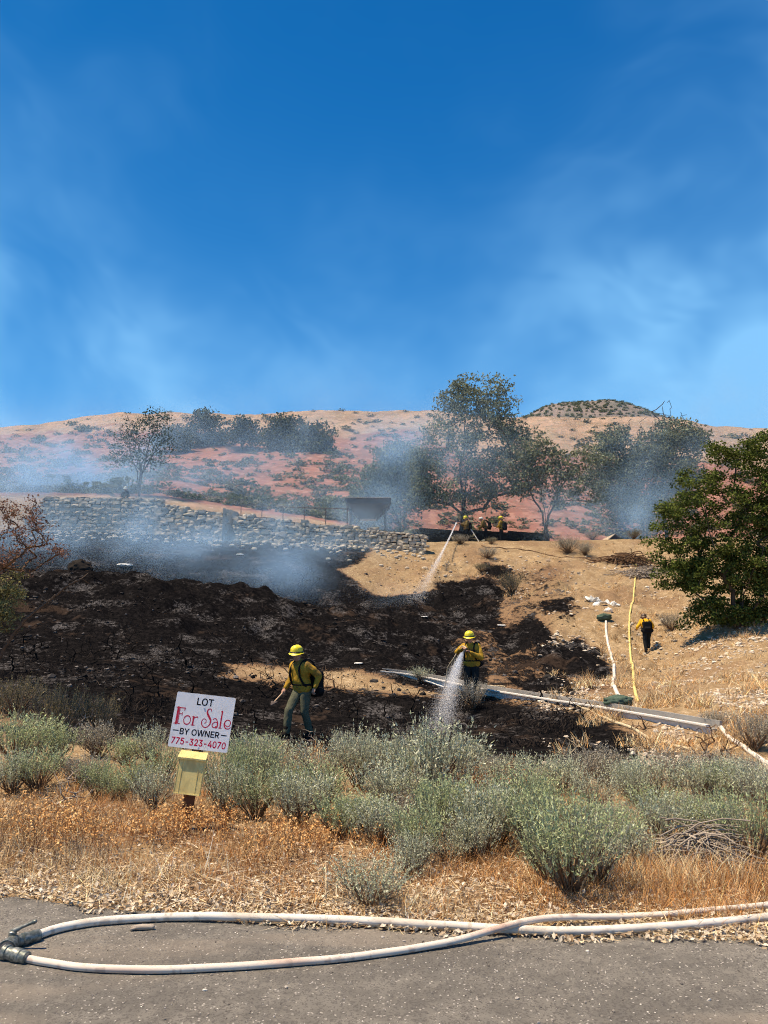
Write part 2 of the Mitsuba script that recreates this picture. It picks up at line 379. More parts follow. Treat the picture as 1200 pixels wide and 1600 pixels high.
rt = np.concatenate([np.linspace(0, .9, 14), np.linspace(.92, 1, 6)])
RX, RT = np.meshgrid(rx, rt)
RY = -5 + (road_edge(RX) + 5) * RT
RZ = np.maximum(ground(RX, RY), 0) * 0 + .030 * (1 - sstep(.985, 1, RT)) + .004 + ground(RX, RY) * sstep(.985, 1, RT)
i = np.arange(RX.size).reshape(RX.shape)
scene['road'] = ply((np.stack([RX, RY, RZ], -1).reshape(-1, 3), np.stack([i[:-1, :-1], i[:-1, 1:], i[1:, 1:], i[1:, :-1]], -1).reshape(-1, 4)), 'asphalt', smooth=True, uv=np.stack([RX, RY], -1).reshape(-1, 2))
setting('road')
ROAD_Z = .034


# ------------------------------------------------------------------ mesh helpers
def merge(ms):
    vs, fs, o = [], [], 0
    for v, f in ms:
        f = np.asarray(f)
        if f.shape[1] == 4:
            f = np.vstack([f[:, [0, 1, 2]], f[:, [0, 2, 3]]])
        vs.append(v)
        fs.append(f + o)
        o += len(v)
    return np.vstack(vs), np.vstack(fs)


def unit(v):
    return v / np.maximum(np.linalg.norm(v, axis=-1, keepdims=True), 1e-9)


def sticks(p0, p1, r0, r1, sides=4):
    """Many tapered sticks at once."""
    p0, p1 = np.asarray(p0, float), np.asarray(p1, float)
    n = len(p0)
    r0, r1 = np.broadcast_to(r0, n), np.broadcast_to(r1, n)
    t = unit(p1 - p0)
    a = unit(np.cross(t, np.where(np.abs(t[:, 2:]) < .9, [0, 0, 1.0], [1.0, 0, 0])))
    b = np.cross(t, a)
    ang = np.arange(sides) * 2 * np.pi / sides
    ring = np.cos(ang)[None, :, None] * a[:, None] + np.sin(ang)[None, :, None] * b[:, None]
    v = np.concatenate([p0[:, None] + ring * r0[:, None, None], p1[:, None] + ring * r1[:, None, None]], 1)
    j = np.arange(sides)
    f1 = np.concatenate([np.stack([j, (j + 1) % sides, (j + 1) % sides + sides], 1), np.stack([j, (j + 1) % sides + sides, j + sides], 1)])
    f = (f1[None] + (np.arange(n) * 2 * sides)[:, None, None]).reshape(-1, 3)
    return v.reshape(-1, 3), f


def pipe(path, r, sides=10, flat=1.0, caps=True):
    """A tube along a path; r may vary; flat < 1 squashes it vertically."""
    p = np.asarray(path, float)
    r = np.broadcast_to(r, len(p))
    t = unit(np.gradient(p, axis=0))
    ref = np.where(np.abs(t[:, 2:]) < .9, [0, 0, 1.0], [1.0, 0, 0])
    a = unit(np.cross(t, ref))
    for k in range(1, len(p)):
        a[k] = unit(a[k - 1] - t[k] * (a[k - 1] @ t[k]))
    b = np.cross(t, a)
    ang = np.arange(sides) * 2 * np.pi / sides
    v = p[:, None] + r[:, None, None] * (np.cos(ang)[None, :, None] * a[:, None] + flat * np.sin(ang)[None, :, None] * b[:, None])
    i, j = np.meshgrid(np.arange(len(p) - 1), np.arange(sides), indexing='ij')
    f = np.stack([i * sides + j, i * sides + (j + 1) % sides, (i + 1) * sides + (j + 1) % sides, (i + 1) * sides + j], -1).reshape(-1, 4)
    f = np.vstack([f[:, [0, 1, 2]], f[:, [0, 2, 3]]])
    v = v.reshape(-1, 3)
    if caps:
        v = np.vstack([v, p[:1], p[-1:]])
        n = len(p) * sides
        q = np.arange(sides)
        f = np.vstack([f, np.stack([q * 0 + n, (q + 1) % sides, q], 1), np.stack([q * 0 + n + 1, (len(p) - 1) * sides + q, (len(p) - 1) * sides + (q + 1) % sides], 1)])
    return v, f


def curve(pts, step=.05, closed=False):
    p = np.asarray(pts, float)
    s = np.concatenate([[0], np.cumsum(np.linalg.norm(np.diff(p, axis=0), axis=1))])
    return PchipInterpolator(s, p)(np.linspace(0, s[-1], max(3, int(s[-1] / step)))) if len(p) < 4 else __import__('scipy.interpolate').interpolate.CubicSpline(s, p)(np.linspace(0, s[-1], max(3, int(s[-1] / step))))


def blades(base, d, length, width, bend, rng, segs=3, tip=.15):
    """Thin tapering blades: n bases, start directions, lengths."""
    n = len(base)
    d = unit(d)
    side = unit(np.cross(d, unit(rng.normal(size=(n, 3)))))
    bd = unit(rng.normal(size=(n, 3)) * [1, 1, .3] + [0, 0, -.4])
    rows = []
    for k in range(segs + 1):
        t = k / segs
        c = base + length[:, None] * (d * t + bd * (bend[:, None] * t * t))
        w = width[:, None] * (1 - (1 - tip) * t) * .5
        rows += [c - side * w, c + side * w]
    v = np.stack(rows, 1)
    f1 = []
    for k in range(segs):
        o = 2 * k
        f1 += [[o, o + 1, o + 3], [o, o + 3, o + 2]]
    f = (np.array(f1)[None] + (np.arange(n) * 2 * (segs + 1))[:, None, None]).reshape(-1, 3)
    return v.reshape(-1, 3), f, 2 * (segs + 1)


def leaves(c, size, rng, up=.5, long=1.8):
    """Small pointed leaves (two triangles each) at the points c."""
    n = len(c)
    a = unit(rng.normal(size=(n, 3)))
    nn = unit(rng.normal(size=(n, 3)) + [0, 0, up])
    a = unit(a - nn * (a * nn).sum(1, keepdims=True))
    b = np.cross(nn, a)
    s = np.broadcast_to(size, n)[:, None]
    v = np.stack([c - a * s * long / 2, c - b * s / 2 + nn * s * .12, c + a * s * long / 2, c + b * s / 2 + nn * s * .12], 1)
    f = (np.array([[0, 1, 2], [0, 2, 3]])[None] + (np.arange(n) * 4)[:, None, None]).reshape(-1, 3)
    return v.reshape(-1, 3), f


def shade(cols, n, per, rng, jitter=.18):
    """A colour for each of n pieces, drawn between the given ones, repeated over its vertices."""
    cols = np.asarray(cols)
    a, b = cols[rng.integers(len(cols), size=n)], cols[rng.integers(len(cols), size=n)]
    t = rng.random((n, 1))
    c = (a * t + b * (1 - t)) * (1 + jitter * rng.normal(size=(n, 1)))
    return np.repeat(np.clip(c, .004, .9), per, axis=0)


# ------------------------------------------------------------------ plants
def skeleton(base, trunks, targets, rng, step=.5, tip=.012, rmax=.3, rise=.25, expo=.5):
    """Branches from the base along the given trunk polylines and on to every target; returns sticks with pipe-model radii."""
    nodes, parent = [np.asarray(base, float)], [-1]
    for tr in trunks:
        last = 0
        for q in tr:
            q = np.asarray(q, float)
            a = nodes[last]
            n = max(1, int(np.linalg.norm(q - a) / step))
            for k in range(1, n + 1):
                nodes.append(a + (q - a) * k / n + (rng.normal(size=3) * step * .12 if k < n else 0))
                parent.append(last)
                last = len(nodes) - 1
    b0 = np.asarray(base, float)
    order = np.argsort(np.linalg.norm(targets - b0, axis=1))
    ends = []
    for ti in order:
        t = targets[ti]
        P = np.array(nodes)
        d = P - t
        dist = np.linalg.norm(d, axis=1) + .9 * np.maximum(d[:, 2] + .25 * np.linalg.norm(d[:, :2], axis=1), 0)
        dist[0] += 1e3 if len(nodes) > 1 else 0
        k0 = int(np.argmin(dist))
        a, last = P[k0], k0
        L = np.linalg.norm(t - a)
        n = max(1, int(L / step))
        for k in range(1, n + 1):
            s = k / n
            q = a + (t - a) * s + np.array([0, 0, 1]) * (rise * L * s * (1 - s)) * .6 + (rng.normal(size=3) * L * .05 if k < n else 0)
            nodes.append(q)
            parent.append(last)
            last = len(nodes) - 1
        ends.append(last)
    P, par = np.array(nodes), np.array(parent)
    cnt = np.zeros(len(P))
    has = np.zeros(len(P), bool)
    has[par[par >= 0]] = True
    cnt[~has] = 1
    for k in range(len(P) - 1, 0, -1):
        cnt[par[k]] += cnt[k]
    r = np.minimum(tip * cnt ** expo, rmax)
    i = np.arange(1, len(P))
    return P[par[i]], P[i], np.minimum(r[par[i]], r[i] * 1.35), r[i], P[ends]


def stick_mesh(s, thick=.03):
    p0, p1, r0, r1, _ = s
    big = r0 > thick
    ms = [sticks(p0[m], p1[m], r0[m], r1[m], k) for m, k in ((big, 7), (~big, 3)) if m.any()]
    return merge(ms)


def tree(name, label, base, Y, lobes, n, per, leaf, cols, rng, trunks=1, tip=.014, rmax=.25, spread=.45, category='tree', bark='bark', group=None, fuzz=1.0, lift=.35):
    """lobes: crown masses (x, y, half width, half height in photo pixels) at the tree's distance."""
    key = thing(numbered(name), label, category, group)
    if isinstance(base, tuple):
        base = at(base[0], base[1], Y)
        base[2] = ground(base[0], base[1]) - .15
    base = np.asarray(base)
    s = Y / F
    area = np.array([l[2] * l[3] for l in lobes], float)
    tg = []
    for l, a in zip(lobes, area / area.sum()):
        c = at(l[0], l[1], Y)
        m = max(2, int(n * a))
        q = unit(rng.normal(size=(m, 3))) * (rng.random((m, 1)) ** .42)
        tg.append(c + q * [l[2] * s, .8 * min(l[2], l[3] * 1.3) * s, l[3] * s] + rng.normal(size=(m, 3)) * .06 * s * l[2])
    tg = np.vstack(tg)
    top, mid = tg[:, 2].max(), tg.mean(0)
    tr = []
    for k in range(trunks):
        ph = 2 * np.pi * (k + .3) / trunks
        off = np.array([math.cos(ph), math.sin(ph), 0]) * spread * (trunks > 1) * (tg[:, 0].max() - tg[:, 0].min()) * .5
        a = base + (mid - base) * [lift, lift, 1] * .55 + off * .45
        a[2] = base[2] + (mid[2] - base[2]) * .75
        b = mid + off
        b[2] = mid[2] + (top - mid[2]) * .35
        tr.append([base + (a - base) * .5 + rng.normal(size=3) * .05 + [0, 0, .1 * (a[2] - base[2])] - off * .12, a, b])
    sk = skeleton(base, tr, tg, rng, step=max(.25, .012 * Y), tip=tip, rmax=rmax)
    part(key, 'trunk', stick_mesh(sk), bark, smooth=True)
    ends = sk[4]
    if per:
        c = np.repeat(ends, per, 0) + np.clip(rng.normal(size=(len(ends) * per, 3)), -1.5, 1.5) * np.array([1, 1, .6]) * fuzz * .30
        v, f = leaves(c, leaf * rng.uniform(.6, 1.3, len(c)), rng)
        tone = np.repeat(rng.normal(size=(len(ends), 1)) * .14, per, 0)
        col = shade(cols, len(c), 4, rng) * (1 + np.repeat(tone, 4, 0))
        part(key, 'crown', (v, f), 'leaf', color=np.clip(col, .004, .9))
    return key


# ------------------------------------------------------------------ ruined stone wall
def rock(size, rng, sub=1):
    m = trimesh.creation.icosphere(subdivisions=sub)
    v = m.vertices * np.asarray(size)
    v = v * (1 + .28 * (rng.random((len(v), 1)) - .5))
    v = np.sign(v) * np.abs(v) ** .85 * (np.asarray(size) ** .15)
    return v, np.array(m.faces)


def cut_stone(w, h, d, rng):
    """A rough wall stone: a box of uneven corners with a bulging face, 20 triangles."""
    v = np.array([[x, y, z] for x in (-.5, .5) for y in (-.5, .5) for z in (-.5, .5)]) * [w, d, h]
    v = v + rng.normal(size=v.shape) * [.07 * w, .05 * d, .10 * h]
    f = trimesh.creation.box().faces
    face = np.array([[0, -.5 * d - rng.uniform(.01, .05), rng.uniform(-.1, .1) * h]])
    front = [0, 1, 5, 4]
    f = np.array([t for t in f if not set(t) <= set(front)])
    f = np.vstack([f, [[8, front[k], front[(k + 1) % 4]] for k in (3, 2, 1, 0)]])
    v = np.vstack([v, face])
    m = trimesh.Trimesh(v, f, process=False)
    m.fix_normals()
    return np.array(m.vertices), np.array(m.faces)


rng = np.random.default_rng(7)
wall = thing('stone_wall', 'ruined dry stone wall of rough grey blocks along the top of the burnt terrace', 'stone wall')


def wall_run(p, q, tops, slope_rows, big, course):
    """Stones in courses between the ground points p and q; tops(t) = height of the wall along it."""
    L = np.linalg.norm(q - p)
    d = (q - p) / L
    n = np.array([d[1], -d[0]])
    n = n if n[1] < 0 else -n
    out = []
    z0s = lambda t: ground(p[0] + (q - p)[0] * t, p[1] + (q - p)[1] * t)
    hmax = max(tops(t) for t in np.linspace(0, 1, 30))
    lvl = 0
    while lvl < hmax:
        h = course * rng.uniform(.8, 1.25)
        s = rng.uniform(-.3, 0)
        while s < L:
            w = h * rng.uniform(1.1, 2.6)
            t = np.clip((s + w / 2) / L, 0, 1)
            if lvl + h * .5 < tops(t):
                c = p + d * (s + w / 2) - n * (.12 * lvl / 2.2)
                v, f = cut_stone(w * .93, h * rng.uniform(.82, .97), .45, rng)
                a = math.atan2(d[1], d[0]) + rng.normal() * .05
                R = np.array([[math.cos(a), -math.sin(a), 0], [math.sin(a), math.cos(a), 0], [0, 0, 1]])
                jut = rng.normal() * .035
                zb = z0s(t) * .35 + (z0s(0) * (1 - t) + z0s(1) * t) * .65
                out.append((v @ R.T + [c[0] + n[0] * jut, c[1] + n[1] * jut, zb - .1 + lvl + h / 2 + rng.normal() * .015], f, w * h))
            s += w
        lvl += h
    return out


def wall_backing(p, q, tops, back=.42, drop=.13):
    t = np.linspace(0, 1, 60)
    d = (q - p) / np.linalg.norm(q - p)
    n = np.array([-d[1], d[0]])
    n = n if n[1] > 0 else -n
    xy = p + (q - p) * t[:, None]
    zb = ground(xy[:, 0], xy[:, 1])
    zt = zb.min() * 0 + ground(np.full(60, p[0]), np.full(60, p[1])) * (1 - t) + ground(np.full(60, q[0]), np.full(60, q[1])) * t
    top = zb * .35 + zt * .65 + np.array([tops(x) for x in t]) - drop
    rows = [np.c_[xy + n * o, z] for o, z in ((-.10, zb - .4), (-.02, top), (back, top), (back + .3, zb - .4))]
    v = np.stack(rows, 1).reshape(-1, 3)
    i = np.arange(59)[:, None] * 4 + np.arange(3)[None]
    f = np.stack([i, i + 1, i + 5, i + 4], -1).reshape(-1, 4)
    e = np.array([[0, 1, 2, 3], [236, 239, 238, 237]])
    return merge([(v, np.vstack([f, e]))])


def raw(a, b, t):
    return a + (b - a) * sstep(0, 1, t)


def ragged(x, s, k):
    return float(meshkit.fbm(np.array([x * k, s, .5]), 3, 3) - .5)


W0, W1, W2, W3 = at(40, 832, 47.6)[:2], at(245, 832, 47.0)[:2], at(349, 838, 46.4)[:2], at(663, 845, 45.2)[:2]
runs = [(W0, W1, lambda t: (2.35 + .3 * ragged(t, 1, 14)) * min(1, .35 + t * 5), .20), (W1, W2, lambda t: 2.05 + .25 * ragged(t, 2, 9) - .25 * t, .20),
        (W2 + np.array([.75, .05]), W3, lambda t: 1.75 - .62 * t + .35 * ragged(t, 3, 16), .17)]
stones, backs = [], []
for p, q, tp, course in runs:
    stones += wall_run(p, q, tp, 0, 0, course)
    backs.append(wall_backing(p, q, tp))
# the squared end of the taller wall, its dark side turned away from the sun
d12 = (W2 - W1) / np.linalg.norm(W2 - W1)
zb = ground(*W2)
ev = np.array([[0, -.5, -.3], [.72, .95, -.3], [.72, 1.4, -.3], [0, .6, -.3], [.0, -.42, 1.98], [.66, .85, 1.93], [.66, 1.4, 1.9], [0, .6, 1.95]], float) + [*W2, zb]
ef = np.array([[0, 1, 5, 4], [1, 2, 6, 5], [2, 3, 7, 6], [3, 0, 4, 7], [4, 5, 6, 7]])
em = trimesh.Trimesh(*merge([(ev, ef)]), process=False).subdivide().subdivide().subdivide()
em.vertices += .05 * (rng.random(em.vertices.shape) - .5)
part(wall, 'end_pier', em, 'stone')
stones.sort(key=lambda s: -s[2])
for v, f, _ in stones[:295]:
    part(wall, 'stone', (v, f), 'stone')
if len(stones) > 295:
    k = part(wall, 'small_stones', merge([s[:2] for s in stones[295:]]), 'stone')
    stuff(k, 'smaller grey stones filling the courses of the wall')
part(wall, 'core', merge(backs), 'mortar')
# fallen stones at its foot and on its crest
fallen = []
for k in range(260):
    t = rng.random()
    p, q = (W0, W2) if rng.random() < .45 else (W2, W3)
    xy = p + (q - p) * t + [0, -rng.exponential(.9)]
    fallen.append((rock(np.array([.12, .10, .07]) * rng.uniform(.4, 1.5), rng)[0] + [*xy, ground(*xy) + .03], rock((1, 1, 1), rng)[1]))
scene['rubble'] = ply(merge(fallen), 'stone')
stuff('rubble', 'loose grey stones fallen along the foot of the wall')

# tarred timber retaining wall behind the three men on the edge
rw = thing('timber_wall', 'low black timber retaining wall behind the three firefighters on the ridge', 'retaining wall')
A, B = at(655, 846, 52.5), at(858, 846, 57.5)
A[2], B[2] = ground(*A[:2]) - .1, ground(*B[:2]) - .1
L = np.linalg.norm(B - A)
th = math.atan2(B[1] - A[1], B[0] - A[0])
for k in range(5):
    for j in range(3):
        w = L / 3 - .012
        b = trimesh.creation.box([w, .10, .272])
        b.apply_translation([(j + .5) * L / 3, rng.normal() * .008, .14 + k * .281])
        b.apply_transform(trimesh.transformations.rotation_matrix(th, [0, 0, 1]))
        b.apply_translation([*A[:2], A[2] + .1 + (B[2] - A[2]) * (j + .5) / 3])
        part(rw, 'plank', b, 'tarred_timber')
for j in range(7):
    b = trimesh.creation.box([.11, .11, 1.5])
    b.apply_translation([j * L / 6, .12, .6])
    b.apply_transform(trimesh.transformations.rotation_matrix(th, [0, 0, 1]))
    b.apply_translation([*A[:2], A[2] + .1 + (B[2] - A[2]) * j / 6])
    part(rw, 'post', b, 'tarred_timber')

# old ore hopper behind the wall
hp = thing('ore_hopper', 'old dark iron ore hopper on legs behind the low end of the stone wall', 'hopper')
hc = at(575, 812, 51)
hz = ground(hc[0], hc[1])
z_top, z_mid, z_bot = at(575, 783, 51)[2], at(575, 791, 51)[2], at(575, 812, 51)[2]
ring = lambda w, d, z: np.array([[-w, -d, z], [w, -d, z], [w, d, z], [-w, d, z]]) + [hc[0], hc[1], 0]
v = np.vstack([ring(1.5, 1.1, z_top), ring(1.5, 1.1, z_mid), ring(.62, .45, z_bot), ring(.55, .40, z_bot - .02), ring(1.42, 1.02, z_mid), ring(1.42, 1.02, z_top)])
f = np.vstack([[[4 * r + k, 4 * r + (k + 1) % 4, 4 * r + 4 + (k + 1) % 4, 4 * r + 4 + k] for k in range(4)] for r in range(5)] + [[[20 + k, 20 + (k + 1) % 4, (k + 1) % 4, k] for k in range(4)]])
part(hp, 'bin', (v, f), 'rusty_iron')
for sx in (-1, 1):
    for sy in (-1, 1):
        part(hp, 'leg', sticks([[hc[0] + sx * 1.25, hc[1] + sy * .9, hz - .3]], [[hc[0] + sx * 1.12, hc[1] + sy * .8, z_mid + .1]], .085, .085, 4), 'rusty_iron')
part(hp, 'rim', merge([sticks(ring(1.54, 1.14, z_top), np.roll(ring(1.54, 1.14, z_top), -1, 0), .05, .05, 4)]), 'rusty_iron')

# thin pipe railing above the wall
rl = thing('pipe_railing', 'thin dark pipe railing standing on the lower stretch of the stone wall', 'railing')
rp = [W2 + (W3 - W2) * t + [0, .35] for t in np.linspace(.08, .62, 6)]
rz = [ground(*(p + [0, 0])) + 1.5 for p in rp]
for p, z in zip(rp, rz):
    part(rl, 'post', sticks([[*p, z - .6]], [[*p, z + .75]], .025, .025, 5), 'rusty_iron')
part(rl, 'rail', sticks([[*rp[0], rz[0] + .7]], [[*rp[-1], rz[-1] + .7]], .022, .022, 5), 'rusty_iron')

# little shed roof showing over the ridge, right of the bare trees
sh = thing('shed', 'small weathered board shed whose low pale gable roof shows over the ridge', 'shed')
sc = at(962, 842, 56)
sz = at(962, 837, 56)[2]
w = 17 * 56 / F
v = np.array([[-w, 0, sz - .55], [0, 0, sz + .12], [w, 0, sz - .55], [-w, 3, sz - .55], [0, 3, sz + .12], [w, 3, sz - .55]]) + [sc[0], 56, 0]
part(sh, 'roof', (np.vstack([v, v + [0, 0, .06]]), np.array([[0, 3, 4, 1], [1, 4, 5, 2], [6, 7, 10, 9], [7, 8, 11, 10], [0, 1, 7, 6], [1, 2, 8, 7], [3, 9, 10, 4], [4, 10, 11, 5]])), 'board')
bx = trimesh.creation.box([2 * w * .9, 2.8, 1.2])
bx.apply_translation([sc[0], 57.5, sz - 1.12])
part(sh, 'wall', bx, 'board')

# ------------------------------------------------------------------ concrete channel across the slope
ch = thing('concrete_channel', 'narrow concrete channel slanting along the foot of the bank', 'drainage channel')
cpts = np.array([gp(x, y) for x, y in [(596, 1046), (660, 1060), (735, 1079), (820, 1091), (900, 1102), (1000, 1120), (1085, 1136), (1118, 1143)]])
cc = curve(cpts[:, :2], .35)
tt = unit(np.gradient(cc, axis=0))
nn = np.stack([-tt[:, 1], tt[:, 0]], 1)
nn = nn * np.sign(nn[:, 1:2])
zc = np.array([ground(*p) for p in cc])
zc = np.convolve(np.pad(zc, 6, mode='edge'), np.ones(13) / 13, 'valid') + .065


def extrude(profile, a, b):
    """A closed profile (offset across, height) swept along the channel between two shares of its length."""
    i0, i1 = int(a * (len(cc) - 1)), int(b * (len(cc) - 1)) + 1
    P = np.array(profile)
    v = np.concatenate([np.stack([np.r_[cc[i] + nn[i] * o, zc[i] + h] for o, h in P]) for i in range(i0, i1)])
    m, k = i1 - i0, len(P)
    f = [[r * k + j, r * k + (j + 1) % k, (r + 1) * k + (j + 1) % k, (r + 1) * k + j] for r in range(m - 1) for j in range(k)]
    v, f = merge([(v, np.array(f))])
    cap = [[0, j, j + 1] for j in range(1, k - 1)] + [[(m - 1) * k, (m - 1) * k + j + 1, (m - 1) * k + j] for j in range(1, k - 1)]
    return v, np.vstack([f, cap])


for a, b in ((0, .30), (.303, .60), (.603, .82), (.823, 1)):
    part(ch, 'front_wall', extrude([(-.14, -.30), (-.14, .0), (-.205, .0), (-.205, .028), (-.105, .028), (-.105, -.30)], a, b), 'concrete_pale')
    part(ch, 'floor', extrude([(-.102, -.3), (-.102, -.05), (.107, -.05), (.107, -.3)], a, b), 'concrete')
    part(ch, 'back_wall', extrude([(.11, -.35), (.11, .085), (.16, .085), (.16, -.35)], a, b), 'concrete')

# ------------------------------------------------------------------ sign by the road
sg = thing('for_sale_sign', 'white lot for sale sign leaning on a brown wooden post beside the road', 'sign')
SY = 6.9
sc0 = at(316, 1128, SY)
base = gp(297, 1292)
lean, turn = math.radians(6.3), math.radians(0)
pxm = SY / F / (CP - (800 - 1128) / F * SP)
SW, SH = 93 * pxm, 83 * pxm


def on_sign(mesh):
    """From the sign's own plane (x right, y up, z towards the road) into the scene."""
    v, f = (np.array(mesh.vertices), np.array(mesh.faces)) if hasattr(mesh, 'vertices') else mesh
    v = np.stack([v[:, 0], -v[:, 2], v[:, 1]], 1)
    tilt = math.radians(-7)
    R1 = np.array([[1, 0, 0], [0, math.cos(tilt), -math.sin(tilt)], [0, math.sin(tilt), math.cos(tilt)]])
    c, s = math.cos(lean), math.sin(lean)
    R2 = np.array([[c, 0, s], [0, 1, 0], [-s, 0, c]])
    return v @ R1.T @ R2.T + sc0, f


def plate(w, h, r, d, z0):
    g = shapely.box(-w / 2 + r, -h / 2 + r, w / 2 - r, h / 2 - r).buffer(r, quad_segs=5)
    m = trimesh.creation.extrude_polygon(g, d, engine='earcut')
    m.apply_translation([0, 0, z0])
    return m


part(sg, 'board', on_sign(plate(SW, SH, .014, .006, 0)), 'sign_white', smooth=30)


def lettering(name, text, cx, cy, h, w, bsdf, bold=True, label=None):
    m = meshkit.text_mesh(text, h, .0012, bold)
    m.apply_scale([w / (m.bounds[1, 0] - m.bounds[0, 0]), 1, 1])
    m.apply_translation([cx - m.bounds.mean(0)[0], cy - h / 2, .0062])
    part(sg, name, on_sign(m), bsdf)


u = SH / 83
lettering('lot_lettering', 'LOT', 0 * u, 30 * u, 10.5 * u, 26 * u, 'ink_black')
lettering('by_owner_lettering', 'BY OWNER', -1 * u, -17 * u, 9 * u, 62 * u, 'ink_black')
lettering('phone_number', '775-323-4070', 0 * u, -31.5 * u, 9.6 * u, 85 * u, 'ink_red')
for x in (-38.5, 37):
    d = plate(9 * u, 1.5 * u, .0005, .0012, .0062)
    d.apply_translation([x * u, -16.5 * u, 0])
    part(sg, 'dash', on_sign(d), 'ink_black')


def stroke(pts, w):
    p = curve(np.array(pts, float), .02) if len(pts) > 2 else np.array(pts, float)
    ws = np.interp(np.linspace(0, 1, len(p)), np.linspace(0, 1, len(w)), w)
    return shapely.union_all([shapely.LineString([p[k], p[k + 1]]).buffer((ws[k] + ws[k + 1]) / 4, quad_segs=3) for k in range(len(p) - 1)])


def ring_arc(cx, cy, rx, ry, a0, a1, w):
    t = np.radians(np.linspace(a0, a1, 24))
    return stroke(np.stack([cx + rx * np.cos(t), cy + ry * np.sin(t)], 1), w)


th_, tk_ = .05, .15   # thin and thick strokes, in capital heights
letters = [  # x origin, strokes of each letter of the decorative serif face
    stroke([(.16, 0), (.16, 1.0)], [tk_]), stroke([(.28, .02), (.28, .98)], [th_]), stroke([(0, 0), (.42, 0)], [th_]), stroke([(.02, 1), (.66, 1)], [th_, .07]), stroke([(.66, 1), (.63, .86)], [.07, th_]),
    stroke([(.28, .62), (.50, .62)], [th_]), stroke([(.50, .70), (.50, .54)], [th_]),
    ring_arc(.93, .27, .25, .27, 0, 360, [.05, .08, .05, .08, .05]),
    stroke([(1.38, 0), (1.38, .52)], [.11]), stroke([(1.27, 0), (1.52, 0)], [th_]), stroke([(1.28, .51), (1.38, .53)], [th_]), stroke([(1.40, .36), (1.50, .50), (1.66, .52)], [th_, .06, .09]),
    stroke([(2.62, .98), (2.50, 1.12), (2.34, 1.02), (2.36, .80), (2.54, .58), (2.66, .36), (2.58, .08), (2.34, -.06), (2.10, .04), (2.02, .28), (2.14, .46), (2.30, .42), (2.34, .28), (2.24, .2)], [th_, .06, .1, .14, .14, .12, .08, .06, .06, .07, .06, .05, .05, .05]),
    stroke([(2.84, .48), (3.0, .56), (3.12, .46), (3.12, .0)], [.05, .06, .09, .10]), stroke([(3.12, .0), (3.22, .02)], [th_]), stroke([(3.12, .32), (2.90, .28), (2.82, .14), (2.92, .0), (3.10, .08)], [.05, .06, .07, .06, .05]),
    stroke([(3.42, 0), (3.42, 1.05)], [.10]), stroke([(3.33, 1.02), (3.42, 1.06)], [th_]), stroke([(3.33, 0), (3.53, 0)], [th_]),
    stroke([(3.70, .28), (4.14, .34), (4.10, .48), (3.94, .55), (3.76, .46), (3.70, .24), (3.82, .04), (4.0, 0), (4.18, .12)], [.05, .05, .06, .06, .07, .09, .08, .06, .04]),
]
lg = shapely.affinity.affine_transform(shapely.union_all(letters), [21.2 * u, 0, 0, 24 * u, -43.5 * u, -6.2 * u]) if hasattr(shapely, 'affinity') else None
if lg is None:
    from shapely import affinity
    lg = affinity.affine_transform(shapely.union_all(letters), [21.2 * u, 0, 0, 24 * u, -43.5 * u, -6.2 * u])
lm = trimesh.util.concatenate([trimesh.creation.extrude_polygon(g, .0012, engine='earcut') for g in getattr(lg, 'geoms', [lg])])
lm.apply_translation([0, 0, .0062])
part(sg, 'for_sale_lettering', on_sign(lm), 'ink_crimson')
for x, y in ((0, 20.5), (1.5, -39)):
    m = trimesh.creation.cylinder(.0075, .006, sections=12)
    m.apply_translation([x * u, y * u, .008])
    part(sg, 'screw', on_sign(m), 'screw_metal', smooth=30)
# post, leaning with the sign
pl = 1.05
pb = trimesh.creation.box([.088, .05, pl])
v = np.array(pb.vertices)
v = np.stack([v[:, 0] - .6 * u, v[:, 2] - pl / 2 + SH * .45, -.028 + v[:, 1]], 1)
part(sg, 'post', on_sign((v, pb.faces[:, ::-1])), 'post_wood')


def sbox(w, h, d, x, y, z):
    m = trimesh.creation.box([w, h, d])
    m.apply_translation([x, y, z])
    return m


BXW, BXH, bx0, by0 = 40 * u, 51 * u, -3.5 * u, -80.5 * u
fb = thing('flyer_box', 'yellow plastic flyer box with a sloping lid screwed to the post under the sign', 'flyer box')
for name, m in (('back_panel', sbox(BXW, BXH, .004, bx0, by0, .001)), ('front_panel', sbox(BXW - .012, BXH * .97, .004, bx0, by0 - .004, .050)),
                ('side', sbox(.005, BXH, .052, bx0 - BXW / 2 + .0025, by0, .029)), ('side', sbox(.005, BXH, .052, bx0 + BXW / 2 - .0025, by0, .029)),
                ('bottom', sbox(BXW, .006, .062, bx0, by0 - BXH / 2 - .003, .029))):
    part(fb, name, on_sign(m), 'box_yellow')
lid = trimesh.Trimesh(*merge([(np.array([[-22, -57, .072], [22, -57, .072], [22, -54.5, .074], [-22, -54.5, .074], [-21, -44, .0], [21, -44, .0], [21, -57, 0], [-21, -57, 0]]) * [u, u, 1] + [bx0, 0, 0],
                               np.array([[0, 1, 2, 3], [3, 2, 5, 4], [4, 5, 6, 7], [0, 3, 4, 7], [1, 6, 5, 2], [0, 7, 6, 1]]))]), process=False)
lid.fix_normals()
part(fb, 'lid', on_sign(lid), 'box_yellow')
for x in (-13, 12):
    part(fb, 'rib', on_sign(sbox(.004, BXH * .9, .004, bx0 + x * u, by0 - .004, .0535)), 'box_yellow')

# ------------------------------------------------------------------ fire hoses on the road
def on_road(x, y, up):
    """A point of the road, or of the verge beside it, under this place of the photograph."""
    a, dy, dz = direction(x, y)
    Y = (ROAD_Z + up - EYE) / (dz / dy)
    return np.array([a / dy * Y, Y, ROAD_Z + up])


